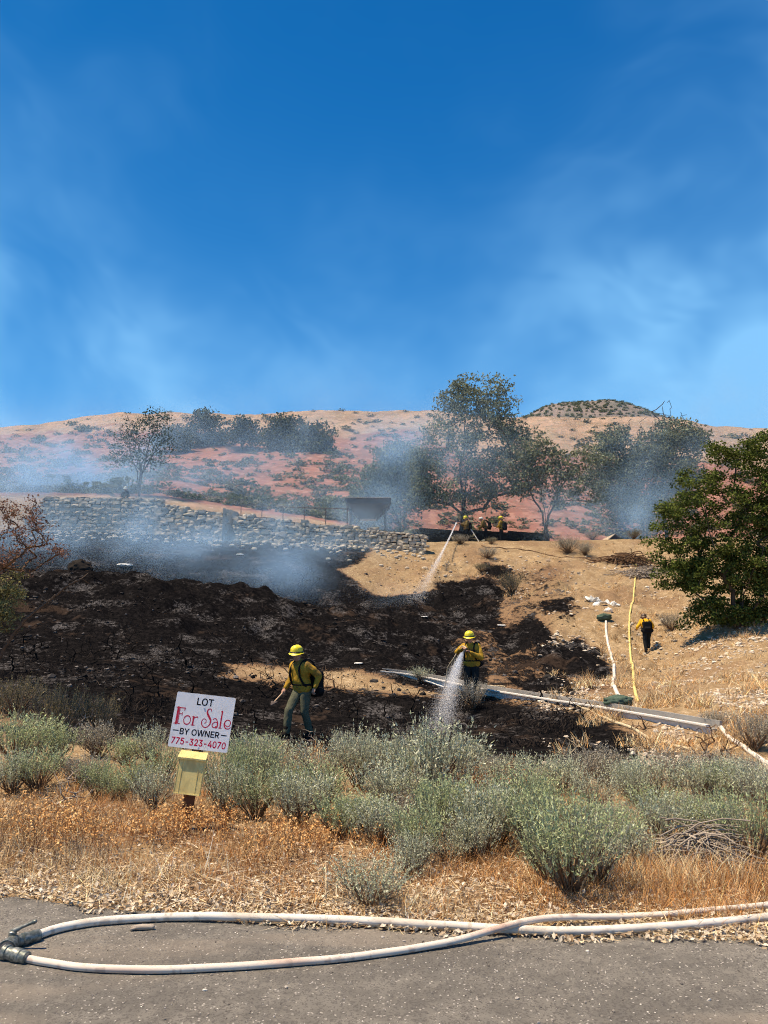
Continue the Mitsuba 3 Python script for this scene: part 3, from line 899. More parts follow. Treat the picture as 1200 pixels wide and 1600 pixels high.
HR = .0235
top_px = [(52, 1464), (110, 1446), (200, 1436), (300, 1432), (400, 1433), (500, 1436), (600, 1440), (700, 1446), (800, 1452), (870, 1455), (950, 1453), (1050, 1447), (1130, 1440), (1200, 1433), (1400, 1408), (1700, 1368)]
low_px = [(36, 1496), (100, 1508), (170, 1514), (250, 1515), (350, 1511), (450, 1504), (550, 1495), (650, 1482), (740, 1467), (820, 1452), (900, 1442), (980, 1434), (1060, 1427), (1150, 1419), (1220, 1412), (1400, 1392), (1700, 1350)]


def road_hose(key, label, pxs, bsdf, r, lift=None, flat=.93):
    pts = np.array([on_road(x, y, r * flat) for x, y in pxs])
    if lift is not None:
        c = on_road(lift[0], lift[1], 0)
        pts = curve(pts, .12)
        pts[:, 2] += .040 * np.exp(-(np.linalg.norm(pts[:, :2] - c[:2], axis=1) / .42) ** 2)
    p = curve(pts, .03)
    q = np.stack([p[:, 0], p[:, 1], p[:, 0] * 0], -1)
    p[:, 1] += .012 * (meshkit.fbm(q * 5, 2, 3) - .5)
    rr = r * (1 + .05 * (meshkit.fbm(q * 9, 2, 4) - .5))
    scene[key] = ply(pipe(p, rr, 14, flat), bsdf, smooth=True)
    thing(key, label, 'fire hose')


road_hose('fire_hose', 'thicker dirty white fire hose along the road edge, the upper strand of the loop', top_px, 'hose_white', HR)
road_hose('fire_hose_001', "pinkish stained fire hose crossing over the white one, lower strand of the loop", low_px, 'hose_pink', HR * .80, (835, 1450))
used['fire_hose'] = 1
# shut-off valve that joins the two strands
vv = thing('hose_valve', "grey metal hose valve with lever handle where both hose ends meet", 'hose valve')


def turned(a, b, prof, n=18):
    """A turned piece from a to b; profile of (share of the length, radius)."""
    a, b = np.asarray(a, float), np.asarray(b, float)
    t = np.array([p[0] for p in prof])
    return pipe(a + (b - a) * t[:, None] + 0, np.array([p[1] for p in prof]), n)


e1, e2 = on_road(56, 1463, HR), on_road(38, 1496, HR)
d1 = unit(on_road(110, 1446, HR) - on_road(56, 1464, HR))
d2 = unit(on_road(80, 1504, HR) - on_road(36, 1496, HR))
c1, c2 = e1 - d1 * .14, e2 - d2 * .13
for c in (c1, c2):
    c[2] = ROAD_Z + .032
part(vv, 'coupling', turned(e1 + d1 * .02, c1, [(0, .025), (.02, .031), (.25, .031), (.27, .029), (.4, .029), (.42, .033), (.6, .033), (.62, .028), (1, .028)]), 'valve_metal', smooth=35)
part(vv, 'coupling', turned(e2 + d2 * .02, c2, [(0, .022), (.02, .029), (.25, .029), (.28, .033), (.55, .034), (.58, .030), (.8, .030), (.82, .036), (.98, .036), (1, .03)]), 'valve_metal', smooth=35)
hull = lambda pts, r, seg=16: m3.Manifold.batch_hull([m3.Manifold.sphere(rr, seg).translate(list(map(float, p))) for p, rr in zip(pts, np.broadcast_to(r, len(pts)))])
part(vv, 'valve_body', hull([c1 + d1 * .02, (c1 + c2) / 2 + [0, 0, .004], c1 + [0.012, .0, .006]], [.034, .036, .034]), 'valve_metal', smooth=40)
part(vv, 'elbow', hull([(c1 + c2) / 2, c2 + d2 * .01], [.036, .036]), 'black_rubber', smooth=40)
part(vv, 'band', turned((c1 + c2) / 2 - [.0, .006, 0], (c1 + c2) / 2 + [.004, -.022, 0], [(0, .03), (0.05, .042), (.95, .042), (1, .03)]), 'valve_metal', smooth=35)
hb = c1 + d1 * .01 + [0, 0, .035]
part(vv, 'pivot', turned(hb - [0, 0, .02], hb + [0, 0, .022], [(0, .02), (.9, .02), (1, .015)]), 'valve_metal', smooth=35)
hd = unit(at(54, 1446, c1[1]) - at(22, 1459, c1[1]))
part(vv, 'lever', hull([hb + [0, 0, .018], hb + hd * .05 + [0, 0, .022]], [.013, .009]) + hull([hb + hd * .05 + [0, 0, .022], hb + hd * .115 + [0, .0, .022]], [.008, .008]) + hull([hb + hd * .112 + [0, 0, .022], hb + hd * .120 + [0, 0, .022]], [.011, .010]), 'valve_metal', smooth=40)
# broken pale stick lying inside the loop, and a dark pebble
p = on_road(222, 1449, .014)
tw = hull([p + [-.05, -.004, 0], p + [.0, .0, .002], p + [.055, .006, 0]], [.011, .0155, .013]) + hull([p + [-.03, -.01, 0], p + [-.055, -.02, -.004]], [.007, .006])
scene['broken_stick'] = ply(tw, 'pale_twig', smooth=50)
thing('broken_stick', 'short pale broken stick lying on the asphalt just under the upper hose strand', 'stick')

# ------------------------------------------------------------------ hoses up the slope
def slope_hose(key, label, pts, r, bsdf, step=.12, sag=True):
    p = curve(np.array(pts, float), step)
    if sag:
        p[:, 2] = ground(p[:, 0], p[:, 1]) + r * .8
    scene[key] = ply(pipe(p, r, 8), bsdf, smooth=True)
    thing(key, label, 'fire hose')


slope_hose('fire_hose_002', 'white fire hose hanging straight down the tan slope from the green bag', [gp(x, y) for x, y in [(947, 972), (948, 995), (955, 1025), (960, 1060), (962, 1080), (971, 1098), (972, 1106)]], .048, 'hose_white')
slope_hose('fire_hose_003', 'yellow fire hose hanging down the slope from the brush pile to the channel', [gp(x, y) for x, y in [(995, 872), (993, 900), (990, 935), (984, 970), (984, 1005), (989, 1045), (991, 1075), (997, 1098)]], .040, 'hose_yellow')
slope_hose('fire_hose_004', 'white hose running from the right end of the channel down towards the road', [gp(x, y) + [0, 0, .05] for x, y in [(1090, 1130), (1112, 1132), (1130, 1144), (1150, 1162), (1172, 1178), (1200, 1196), (1240, 1220)]], .040, 'hose_white')
slope_hose('fire_hose_005', 'thin pale hose lying on the burnt ground in front of the channel', [gp(x, y) for x, y in [(902, 1106), (930, 1118), (965, 1132), (1000, 1147), (1040, 1163), (1082, 1174)]], .030, 'hose_tan')
slope_hose('fire_hose_006', "thin brownish hose trailing along the ridge from the firefighters to the brush pile", [gp(x, y) for x, y in [(752, 853), (790, 858), (850, 866), (905, 872), (955, 876), (985, 876)]], .03, 'brown_twig')
slope_hose('fire_hose_007', 'thin white line lying inside the far half of the channel', [np.r_[cc[i] - nn[i] * .1, 0] for i in range(2, len(cc) - 10, 6)], .03, 'canvas_white', sag=True)
q = scene['fire_hose_007']

# bag, bundle and scraps
def lumpy(c, size, rng, seed, k=2.0, amp=.35, sub=3):
    m = trimesh.creation.icosphere(subdivisions=sub)
    v = m.vertices * (1 + amp * (meshkit.fbm(m.vertices * k + seed, 3, seed)[:, None] - .5) * 2)
    return trimesh.Trimesh(v * size + c, m.faces, process=False)


c = gp(944, 968)
scene['green_tarp'] = ply(lumpy(c + [0, 0, .10], [.30, .2, .14], rng, 3), 'canvas_green', smooth=40)
thing('green_tarp', 'small dark green canvas bag at the top of the white hanging hose', 'bag')
c = gp(968, 1108)
scene['hose_bundle'] = ply(lumpy(c + [0, .05, .16], [.30, .18, .12], rng, 5), 'canvas_green', smooth=40)
thing('hose_bundle', 'dark green canvas bundle lying in the channel below the two hanging hoses', 'bag')
c = gp(940, 942)
ps = thing('white_plastic_scraps', 'heap of crumpled white plastic on the tan slope above the green bag', 'plastic scraps')
for k in range(16):
    o = rng.normal(size=3) * [.33, .3, .06]
    pp = c + o
    pp[2] = ground(pp[0], pp[1]) + .05 + abs(o[2])
    m = lumpy(np.zeros(3), [.16, .10, .03], rng, 10 + k, 2.2, .5, 2)
    m.apply_transform(trimesh.transformations.random_rotation_matrix(rng.random(3)))
    part(ps, 'scrap', (np.array(m.vertices) + pp, np.array(m.faces)), 'canvas_white')
c = gp(951, 957)
scene['white_cloth'] = ply(lumpy(c + [0, 0, .08], [.17, .15, .12], rng, 9), 'canvas_white', smooth=40)
thing('white_cloth', 'single white rag between the plastic heap and the green bag', 'rag')
for k, (x, y, s, lab) in enumerate([(783, 978, .33, 'flat white stone on the edge of the burnt bank left of the hanging hoses'), (195, 884, .62, 'pale flat slab lying in the smoke on the burnt terrace'), (663, 964, .22, 'pale round stone on the crest of the burnt bank'), (560, 1037, .22, 'small white stone at the left end of the channel'), (375, 867, .34, 'white crumpled scrap on the burnt terrace below the wall pier')]):
    key = numbered('pale_stone')
    v, f = rock(np.array([s * .6, s * .42, s * .12]), rng, 2)
    c = gp(x, y)
    scene[key] = ply((v + c + [0, 0, s * .05], f), 'canvas_white')
    thing(key, lab, 'stone')

# ------------------------------------------------------------------ people
SEG = 14


def chain(pts, radii):
    out = []
    for a, b, ra, rb in zip(pts[:-1], pts[1:], radii[:-1], radii[1:]):
        out.append(hull([a, b], [ra, rb], SEG))
    return out


def fused(ms, L=.03, it=6):
    m = m3.Manifold.batch_boolean(ms, m3.OpType.Add).refine_to_length(L).to_mesh()
    t = trimesh.Trimesh(m.vert_properties[:, :3], m.tri_verts, process=True)
    trimesh.smoothing.filter_taubin(t, lamb=.5, nu=.52, iterations=it)
    return t


def hand(w, e, s, grip=None):
    """Palm, four unequal curled fingers and a thumb, from wrist w away from elbow e."""
    d = unit(w - e)
    up = np.array([0, 0, 1.0]) if abs(d[2]) < .8 else np.array([0, 1.0, 0])
    side = unit(np.cross(d, up))
    nor = np.cross(side, d)
    ms = [hull([w, w + d * .035 + side * .028, w + d * .085 + side * .030, w + d * .085 - side * .030, w + d * .035 - side * .026], [.024, .016, .013, .013, .016], SEG)]
    for k, ln in enumerate((.070, .080, .076, .058)):
        b = w + d * .085 + side * (.031 - .0205 * k)
        p1 = b + d * ln * .42 - nor * .012
        p2 = p1 + d * ln * .20 - nor * ln * .38
        p3 = p2 - d * ln * .18 - nor * ln * .22
        ms += chain([b, p1, p2, p3], [.0095, .009, .0085, .008])
    tb = w + d * .03 + side * .03 * s
    t1 = tb + d * .03 + side * .022 * s - nor * .012
    t2 = t1 + d * .028 - nor * .022
    return ms + chain([tb, t1, t2], [.013, .011, .0095]), w + d * .075 - nor * .022, side


def person(label, pos, heading, J, look=0.0, shirt='shirt_yellow', trousers='trousers_green', helmet='helmet_yellow', pack=True, height=1.8, goggles=True, belt=True, pack_at=None, fine=.03):
    key = thing(numbered('person'), label, 'person')
    th = heading
    Rz = np.array([[math.cos(th), -math.sin(th), 0], [math.sin(th), math.cos(th), 0], [0, 0, 1]])
    sc_ = height / 1.8
    g = lambda v: np.asarray(v, float)
    P = {k: g(v) for k, v in dict(pelvis=(0, 0, .98), chest=(0, 0, 1.33), neck=(0, .01, 1.50), head=(0, .03, 1.645), **{}).items()}
    P.update({k: g(v) for k, v in J.items() if k in ('pelvis', 'chest', 'neck', 'head')})
    for s, n in ((1, 'R'), (-1, 'L')):
        P['sh' + n] = P['chest'] + [.185 * s, 0, .10]
        P['hip' + n] = P['pelvis'] + [.095 * s, 0, -.05]
        for q in ('el', 'wr', 'kn', 'an'):
            P[q + n] = g(J[q + n])

    def place(m):
        v, f = (np.array(m.vertices), np.array(m.faces)) if hasattr(m, 'vertices') else m
        return v * sc_ @ Rz.T + pos, f

    cl, sl = math.cos(look), math.sin(look)
    RL = np.array([[cl, -sl, 0], [sl, cl, 0], [0, 0, 1]])
    H = lambda v: P['head'] + RL @ g(v)
    body = [hull([P['pelvis'] + [-.08, 0, 0], P['pelvis'] + [.08, 0, 0], (P['pelvis'] + P['chest']) / 2], [.12, .12, .125], SEG),
            hull([(P['pelvis'] + P['chest']) / 2, P['chest'] + [.10, 0, .03], P['chest'] + [-.10, 0, .03]], [.125, .12, .12], SEG),
            hull([P['chest'] + [0, 0, .1], P['neck']], [.10, .062], SEG), hull([P['neck'], H((0, 0, -.03))], [.060, .062], SEG),
            hull([H((0, -.02, .035)), H((0, .01, .03)), H((0, .035, -.075)), H((0, .02, -.02))], [.092, .090, .045, .078], SEG),
            hull([H((0, .093, .012)), H((0, .112, -.022))], [.011, .016], SEG),                    # nose
            hull([H((-.04, .085, .022)), H((.04, .085, .022))], [.018, .018], SEG),                # brow
            hull([H((-.018, .078, -.058)), H((.018, .078, -.058))], [.014, .014], SEG),            # mouth
            hull([H((.082, -.005, .01)), H((.084, -.012, -.03))], [.016, .012], SEG), hull([H((-.082, -.005, .01)), H((-.084, -.012, -.03))], [.016, .012], SEG)]
    grips = {}
    for s, n in ((1, 'R'), (-1, 'L')):
        body += [hull([P['chest'] + [.1 * s, 0, .06], P['sh' + n]], [.09, .066], SEG)]
        body += chain([P['sh' + n], P['el' + n], P['wr' + n]], [.060, .042, .027])
        hm, gp_, sd = hand(P['wr' + n], P['el' + n], -s)
        body += hm
        grips[n] = place((np.array([gp_]), None))[0][0]
        body += chain([P['hip' + n], P['kn' + n], P['an' + n]], [.092, .056, .040])
        body += [hull([P['an' + n], P['an' + n] + [0, -.04, -.045], P['an' + n] + [0, .14, -.055]], [.04, .032, .028], SEG)]
    part(key, 'body', place(fused(body, fine, 4)), 'skin', smooth=True)
    top = [hull([P['pelvis'] + [-.085, 0, .0], P['pelvis'] + [.085, 0, .0], (P['pelvis'] + P['chest']) / 2 + [.03, 0, 0], (P['pelvis'] + P['chest']) / 2 - [.03, 0, 0]], [.145, .145, .158, .158], SEG),
           hull([(P['pelvis'] + P['chest']) / 2 + [.02, 0, 0], (P['pelvis'] + P['chest']) / 2 - [.02, 0, 0], P['chest'] + [.11, 0, .035], P['chest'] + [-.11, 0, .035]], [.155, .155, .148, .148], SEG),
           hull([P['chest'] + [0, 0, .1], P['neck'] + [0, 0, -.005]], [.11, .078], SEG)]
    for s, n in ((1, 'R'), (-1, 'L')):
        m_ = (P['sh' + n] + P['el' + n]) / 2
        top += [hull([P['chest'] + [.11 * s, 0, .05], P['sh' + n]], [.112, .088], SEG)]
        top += chain([P['sh' + n], m_ + rng.normal(size=3) * .008, P['el' + n], (P['el' + n] * .45 + P['wr' + n] * .55), P['wr' + n] * .95 + P['el' + n] * .05], [.085, .080, .072, .060, .048])
    m = fused(top, fine, 5)
    m.vertices += m.vertex_normals * (.034 * (meshkit.fbm(m.vertices * [11, 11, 7] + height * 7, 3, 3)[:, None] - .5))
    part(key, 'shirt', place(m), shirt, smooth=True)
    leg = [hull([P['pelvis'] + [-.085, 0, .02], P['pelvis'] + [.085, 0, .02], P['hipR'], P['hipL']], [.138, .138, .12, .12], SEG)]
    for s, n in ((1, 'R'), (-1, 'L')):
        leg += chain([P['hipR'] if n == 'R' else P['hipL'], P['kn' + n], P['kn' + n] * .45 + P['an' + n] * .55, P['an' + n] + [0, 0, .02]], [.118, .088, .082, .070])
    m = fused(leg, fine, 5)
    m.vertices += m.vertex_normals * (.040 * (meshkit.fbm(m.vertices * [10, 10, 6] + height * 5, 3, 5)[:, None] - .5))
    part(key, 'trousers', place(m), trousers, smooth=True)
    for n in 'RL':
        a = P['an' + n]
        part(key, 'boot', place(fused([hull([a + [0, 0, .10], a], [.062, .058], SEG), hull([a + [0, -.045, -.05], a + [0, .0, -.02], a + [0, .17, -.058]], [.044, .05, .036], SEG)], fine, 3)), 'boot_leather', smooth=True)
    if belt:
        mid = P['pelvis'] + [0, 0, .07]
        t = np.linspace(0, 2 * np.pi, 25)
        v, f = pipe(mid + np.stack([.225 * np.cos(t), .157 * np.sin(t), t * 0], 1), .022, 6, caps=False)
        part(key, 'belt', place((v, f)), 'black_cloth', smooth=True)
    # hard hat: domed shell with a crest and a brim all round
    prof = [(.0, .155), (.055, .149), (.095, .130), (.122, .098), (.132, .055), (.134, .012)]
    a = np.linspace(0, 2 * np.pi, 33)[:-1]
    rings = [H((0, -.005, .035))[None] * 0 + np.stack([r * .95 * np.cos(a), r * 1.12 * np.sin(a), z + 0 * a + (.010 * np.exp(-(np.cos(a) * r / .03) ** 2) if r > .02 else 0)], 1) for r, z in prof[1:]]
    v = np.vstack([[[0, 0, .160]]] + rings + [np.stack([.132 * np.cos(a), .152 * np.sin(a), a * 0 + .006], 1), np.stack([.158 * np.cos(a), .190 * np.sin(a) + .012, -.018 + .014 * np.cos(2 * a)], 1), np.stack([.156 * np.cos(a), .188 * np.sin(a) + .012, -.026 + .014 * np.cos(2 * a)], 1), np.stack([.128 * np.cos(a), .148 * np.sin(a), a * 0], 1)])
    nr, n = 5 + 4, 32
    j = np.arange(n)
    f = [np.stack([j * 0, 1 + j, 1 + (j + 1) % n], 1)]
    for r in range(nr - 1):
        b0 = 1 + r * n
        f += [np.stack([b0 + j, b0 + n + j, b0 + n + (j + 1) % n], 1), np.stack([b0 + j, b0 + n + (j + 1) % n, b0 + (j + 1) % n], 1)]
    tip = math.radians(-6)
    RT_ = np.array([[1, 0, 0], [0, math.cos(tip), -math.sin(tip)], [0, math.sin(tip), math.cos(tip)]])
    v = (v @ RT_.T + [0, .0, .045]) @ RL.T + P['head']
    hk = part(key, 'helmet', place((v, np.vstack(f))), helmet, smooth=40)
    if goggles:
        gb = (np.stack([.134 * np.cos(a), .154 * np.sin(a), a * 0 + .022], 1) @ RT_.T + [0, 0, .045]) @ RL.T + P['head']
        scene[hk + '__band'] = ply(place(pipe(np.vstack([gb, gb[:1]]), .011, 5, caps=False)), 'black_rubber', smooth=True)
    if pack:
        pa = g(pack_at if pack_at is not None else (0, -.24, 1.12))
        q = [pa + [x, y, z] for x in (-.14, .14) for y in (-.05, .05) for z in (-.2, .2)]
        pm = fused([hull(q, .06, SEG), hull([pa + [-.20, .02, -.14], pa + [.20, .02, -.14]], [.085, .085], SEG), hull([pa + [-.08, -.1, -.05], pa + [.08, -.1, -.05]], [.07, .07], SEG)], .05, 3)
        pk = part(key, 'backpack', place(pm), 'black_cloth', smooth=True)
        for s in (-1, 1):
            st = [pa + [.11 * s, .06, .2], P['chest'] + [.12 * s, .0, .20], P['chest'] + [.12 * s, .15, .04], P['chest'] + [.15 * s, .12, -.18], pa + [.15 * s, .06, -.12]]
            scene[f'{pk}__strap' + ('' if s < 0 else '_001')] = ply(place(pipe(curve(np.array(st), .03), .02, 6)), 'black_cloth', smooth=True)
    return key, grips, place


STAND = dict(knR=(.11, .03, .52), anR=(.12, .0, .09), knL=(-.11, .03, .52), anL=(-.12, 0, .09))
# 1: striding down towards the road on the left
g1 = gp(467, 1153)
k1, gr1, pl1 = person('firefighter in yellow helmet and green trousers striding over burnt ground with a tool', g1 + [.05, 0, .0], math.radians(141),
                      dict(chest=(.0, .07, 1.33), neck=(0, .11, 1.50), head=(.02, .16, 1.64), elR=(.29, .02, 1.17), wrR=(.33, .17, .97), elL=(-.36, -.10, 1.22), wrL=(-.33, -.02, 1.0),
                           knR=(.10, .27, .55), anR=(.10, .32, .13), knL=(-.09, .02, .52), anL=(-.1, -.14, .10)), look=.5, height=1.72, pack_at=(-.10, -.24, 1.06))
d = unit(np.array([-.55, -.45, -.62]))
tool = thing('hand_tool', 'short pale wooden tool handle held low by the striding firefighter', 'hand tool')
part(tool, 'handle', hull([gr1['R'] - d * .10, gr1['R'] + d * .26], [.016, .014]), 'tool_wood', smooth=40)
part(tool, 'blade', hull([gr1['R'] + d * .26 + [-.06, 0, .0], gr1['R'] + d * .28 + [.06, 0, 0], gr1['R'] + d * .36], [.012, .012, .012]), 'rusty_iron', smooth=40)


def nozzle(label, g0, d, L=.30):
    key = thing(numbered('hose_nozzle'), label, 'hose nozzle')
    d = unit(d)
    part(key, 'barrel', turned(g0 - d * .12, g0 + d * L * .7, [(0, .026), (.45, .024), (.5, .034), (.8, .034), (1, .030)]), 'black_rubber', smooth=35)
    part(key, 'tip', turned(g0 + d * L * .7, g0 + d * L, [(0, .036), (.8, .038), (1, .030)]), 'valve_metal', smooth=35)
    return g0 + d * L, g0 - d * .12


# 2: at the channel, aiming a nozzle down to the left
g2 = gp(738, 1096)
k2, gr2, pl2 = person("firefighter in yellow helmet and shirt at the channel, aiming a hose nozzle downhill", g2, math.radians(160),
                      dict(STAND, chest=(0, .06, 1.32), neck=(0, .10, 1.49), head=(.01, .15, 1.63), elR=(.36, .10, 1.27), wrR=(.16, .33, 1.36), elL=(-.30, .17, 1.13), wrL=(-.05, .37, 1.28)), look=.15, trousers='trousers_dark', pack=True, height=1.72)
mid2 = (gr2['R'] + gr2['L']) / 2
tip2, tail2 = nozzle('hose nozzle in the hands of the firefighter at the channel', mid2, [-.38, -.85, -.30])
gb = gp(697, 1075)
slope_hose('fire_hose_008', "thin tan hose looping from the channel firefighter's nozzle down to the ground", [tail2, tail2 + [-.18, .22, -.02], at(712, 1024, 19.4), at(700, 1044, 19.8), at(697, 1064, 20.0), gb + [.05, 0, .03], gb + [.6, .35, .05], gb + [1.6, -.25, .05]], .02, 'hose_tan', .05, sag=False)

# 3: climbing the tan slope on the right, seen from behind
g3 = gp(1013, 1019)
k3, _, _ = person('firefighter in orange shirt and black backpack climbing the tan slope, seen from behind', g3, math.radians(-4),
                  dict(chest=(0, .20, 1.26), neck=(0, .32, 1.40), head=(0, .42, 1.50), elR=(.33, .22, 1.10), wrR=(.30, .42, 1.0), elL=(-.36, .16, 1.10), wrL=(-.36, .36, 1.03),
                       knR=(.09, .20, .62), anR=(.09, .18, .26), knL=(-.10, .04, .52), anL=(-.10, -.04, .09)), shirt='shirt_orange', trousers='trousers_dark', helmet='helmet_dark', height=1.5, pack_at=(0, -.05, 1.08), goggles=False)
# 4, 5, 6: on the ridge
E = {}
for x, yh, Y in ((728, 807, 50.2), (759, 812, 50.5), (783, 811, 50.6)):
    q = at(x, yh, Y)
    z = ground(q[0], q[1])
    E[x] = np.array([q[0], q[1], z])
k4, gr4, _ = person('leftmost firefighter of the three on the ridge, yellow helmet, spraying a jet of water downhill', E[728], math.radians(112), dict(STAND, elR=(.30, .12, 1.22), wrR=(.10, .36, 1.32), elL=(-.30, .14, 1.16), wrL=(-.04, .38, 1.26)), shirt='shirt_dull', trousers='trousers_dark', look=.1, pack=True, fine=.05)
k5, _, _ = person('middle firefighter of the three on the ridge, pale helmet, dark clothes, bending towards the left', E[759], math.radians(80), dict(STAND, chest=(0, .16, 1.29), neck=(0, .25, 1.42), head=(0, .32, 1.54), elR=(.26, .30, 1.08), wrR=(.20, .48, .95), elL=(-.26, .30, 1.05), wrL=(-.2, .50, .95)), shirt='shirt_dull', trousers='trousers_dark', helmet='helmet_white', fine=.05)
k6, _, _ = person('rightmost firefighter of the three on the ridge, yellow helmet, yellowish shirt and dark pack', E[783], math.radians(64), dict(STAND, elR=(.27, .05, 1.15), wrR=(.22, .25, 1.05), elL=(-.27, .06, 1.15), wrL=(-.22, .25, 1.05)), shirt='shirt_yellow', trousers='trousers_dark', fine=.05)
mid4 = (gr4['R'] + gr4['L']) / 2
tip4, tail4 = nozzle('hose nozzle in the hands of the leftmost firefighter on the ridge', mid4, [-.85, -.40, .12])
slope_hose('fire_hose_009', 'pale hose hanging from the leftmost ridge firefighter to the ground behind him', [tail4, tail4 + [.35, .05, -.1], at(741, 835, 50.0), at(748, 846, 49.8), gp(756, 850) + [0, 0, .03]], .03, 'hose_white', .08, sag=False)
# a man behind the wall, far left
q = at(197, 761, 49.6)
k7, _, _ = person('distant person with a pale cap standing behind the left part of the stone wall', q - [0, 0, 1.72], math.radians(170), dict(STAND, elR=(.27, .05, 1.15), wrR=(.22, .25, 1.05), elL=(-.27, .06, 1.15), wrL=(-.22, .25, 1.05)), shirt='trousers_dark', trousers='trousers_dark', helmet='helmet_white', height=1.72, pack=False, goggles=False, belt=False, fine=.05)

# ------------------------------------------------------------------ water
def jet(key, label, path, r0, r1, n, size, seed, widen=1.2, drop=0.0):
    r = np.random.default_rng(seed)
    p = curve(np.array(path, float), .05)
    t = r.random(n) ** 1.45
    i = np.clip((t * (len(p) - 1)).astype(int), 0, len(p) - 2)
    tan_ = unit(p[i + 1] - p[i])
    off = r.normal(size=(n, 3))
    off -= tan_ * (off * tan_).sum(1, keepdims=True)
    c = p[i] + off * (r0 + (r1 - r0) * t ** widen)[:, None] * .5 - np.c_[t * 0, t * 0, np.maximum(t - .6, 0) * r.random(n) * drop]
    s = size * r.uniform(.4, 1.6, n)
    a = unit(tan_ + .25 * r.normal(size=(n, 3)))
    b = unit(np.cross(a, r.normal(size=(n, 3))))
    cr = np.cross(a, b)
    ln = s[:, None] * r.uniform(1.5, 5, (n, 1))
    v = np.stack([c - a * ln, c + b * s[:, None], c + cr * s[:, None], c + a * ln], 1)
    f = np.array([[0, 2, 1], [3, 1, 2], [0, 1, 3], [0, 3, 2]])
    scene[key] = ply((v.reshape(-1, 3), (f[None] + (np.arange(n) * 4)[:, None, None]).reshape(-1, 3)), 'droplet')
    thing(key, label, 'water jet')


ge = gp(683, 1152)
jet('water_jet', "broad white spray fanning down from the channel firefighter's nozzle", [tip2, tip2 * .66 + ge * .34 + [0, 0, .10], tip2 * .33 + ge * .67 + [0, 0, .08], ge], .03, .35, 95000, .0016, 5, 1.1, .2)
gj = gp(632, 945)
jet('water_jet_001', 'long thin white jet arcing down the slope from the leftmost firefighter on the ridge', [tip4, at(701, 843, 45.5), at(682, 880, 40.5), at(667, 906, 37.4), at(650, 930, 34.9), gj], .035, .60, 45000, .0036, 6, 3.0, .9)

# ------------------------------------------------------------------ verge: dry grass, litter, gravel
def spread(n, fn, rng, y0, y1, xr=.62):
    """n random places of the ground with even coverage of the view, kept with the odds fn(X, Y)."""
    out = []
    while sum(len(o) for o in out) < n:
        m = n * 2
        inv = rng.uniform(1 / y1, 1 / y0, m)
        Y = 1 / inv
        X = rng.uniform(-xr, xr, m) * Y
        k = rng.random(m) < fn(X, Y)
        out.append(np.stack([X[k], Y[k]], 1))
    return np.vstack(out)[:n]


def nz(X, Y, s, seed, o=3):
    return meshkit.fbm(np.stack([X * s, Y * s, X * 0], -1), o, seed)


CHARRED = shapely.union_all([g for g, w, _ in burnt if w > .7])
shapely.prepare(CHARRED)


def unburnt(X, Y):
    return np.where(shapely.contains_xy(CHARRED, X, Y), .03, 1.0)


def on_ground(xy, up=0.0):
    return np.c_[xy, ground(xy[:, 0], xy[:, 1]) + up]


rng = np.random.default_rng(21)
BARE = [gp(230, 1395)[:2], gp(690, 1400)[:2], gp(420, 1385)[:2], gp(60, 1350)[:2], gp(500, 1405)[:2]]


def grass_odds(X, Y):
    e = Y - road_edge(X)
    w = nz(X, Y, 1.6, 41)
    o = sstep(.34, .56, w + .07 * (e > 1.2)) * sstep(.02, .5, e) * (1 - .75 * sstep(3.8, 6.5, e))
    for c in BARE:
        o = o * (1 - .8 * np.exp(-(((X - c[0]) / .6) ** 2 + ((Y - c[1]) / .35) ** 2)))
    return np.clip(o, 0, 1)


def grass(key, label, n, odds, y0, y1, lo, hi, cols, wid, seed, spreadr=.30, segs=3):
    r = np.random.default_rng(seed)
    tuft = spread(max(40, n // 22), odds, r, y0, y1)
    h = r.uniform(.55, 1.2, len(tuft)) * (.45 + 1.3 * nz(tuft[:, 0], tuft[:, 1], 1.3, 60))
    ti = r.integers(len(tuft), size=n)
    xy = tuft[ti] + r.normal(size=(n, 2)) * .06
    d = r.normal(size=(n, 3)) * [spreadr, spreadr, .12] + [0, 0, 1]
    L = r.uniform(lo, hi, n) * h[ti]
    v, f, k = blades(on_ground(xy, -.01), d, L, wid * r.uniform(.6, 1.4, n), r.uniform(.05, .5, n), r, segs)
    scene[key] = ply((v, f), 'blade', color=np.clip(shade(cols, n, k, r) * np.repeat((1 + .22 * r.normal(size=(len(tuft), 1)))[ti], k, 0), .01, .85))
    stuff(key, label)


ORANGE = [(.54, .28, .10), (.60, .365, .155), (.44, .21, .075), (.62, .43, .24), (.31, .155, .075)]
STRAW = [(.66, .53, .31), (.74, .63, .42), (.55, .40, .23)]
grass('dry_grass', 'orange and straw coloured dry grass along the road verge', 60000, grass_odds, 4.4, 9.5, .04, .16, ORANGE, .0042, 3, .42)
grass('straw_grass', 'pale straw tufts scattered between the shrubs', 14000, lambda X, Y: unburnt(X, Y) * .8 * sstep(.46, .64, nz(X, Y, 1.1, 77)) * sstep(.1, .6, Y - road_edge(X)), 4.5, 12.6, .06, .24, STRAW, .0045, 4)
low = lambda X, Y: unburnt(X, Y) * np.where((Y < 12.9) | (X > .22 * Y) | ((Y > 33) & (X > 0)), .9, .0) * sstep(.42, .62, nz(X, Y, .55, 12)) * sstep(.2, 1.5, Y - 12 + 0 * X)
grass('slope_grass', 'thin dry grass tufts on the tan slope', 26000, low, 12.5, 47, .10, .30, STRAW + ORANGE[:2], .014, 5, .5, 2)
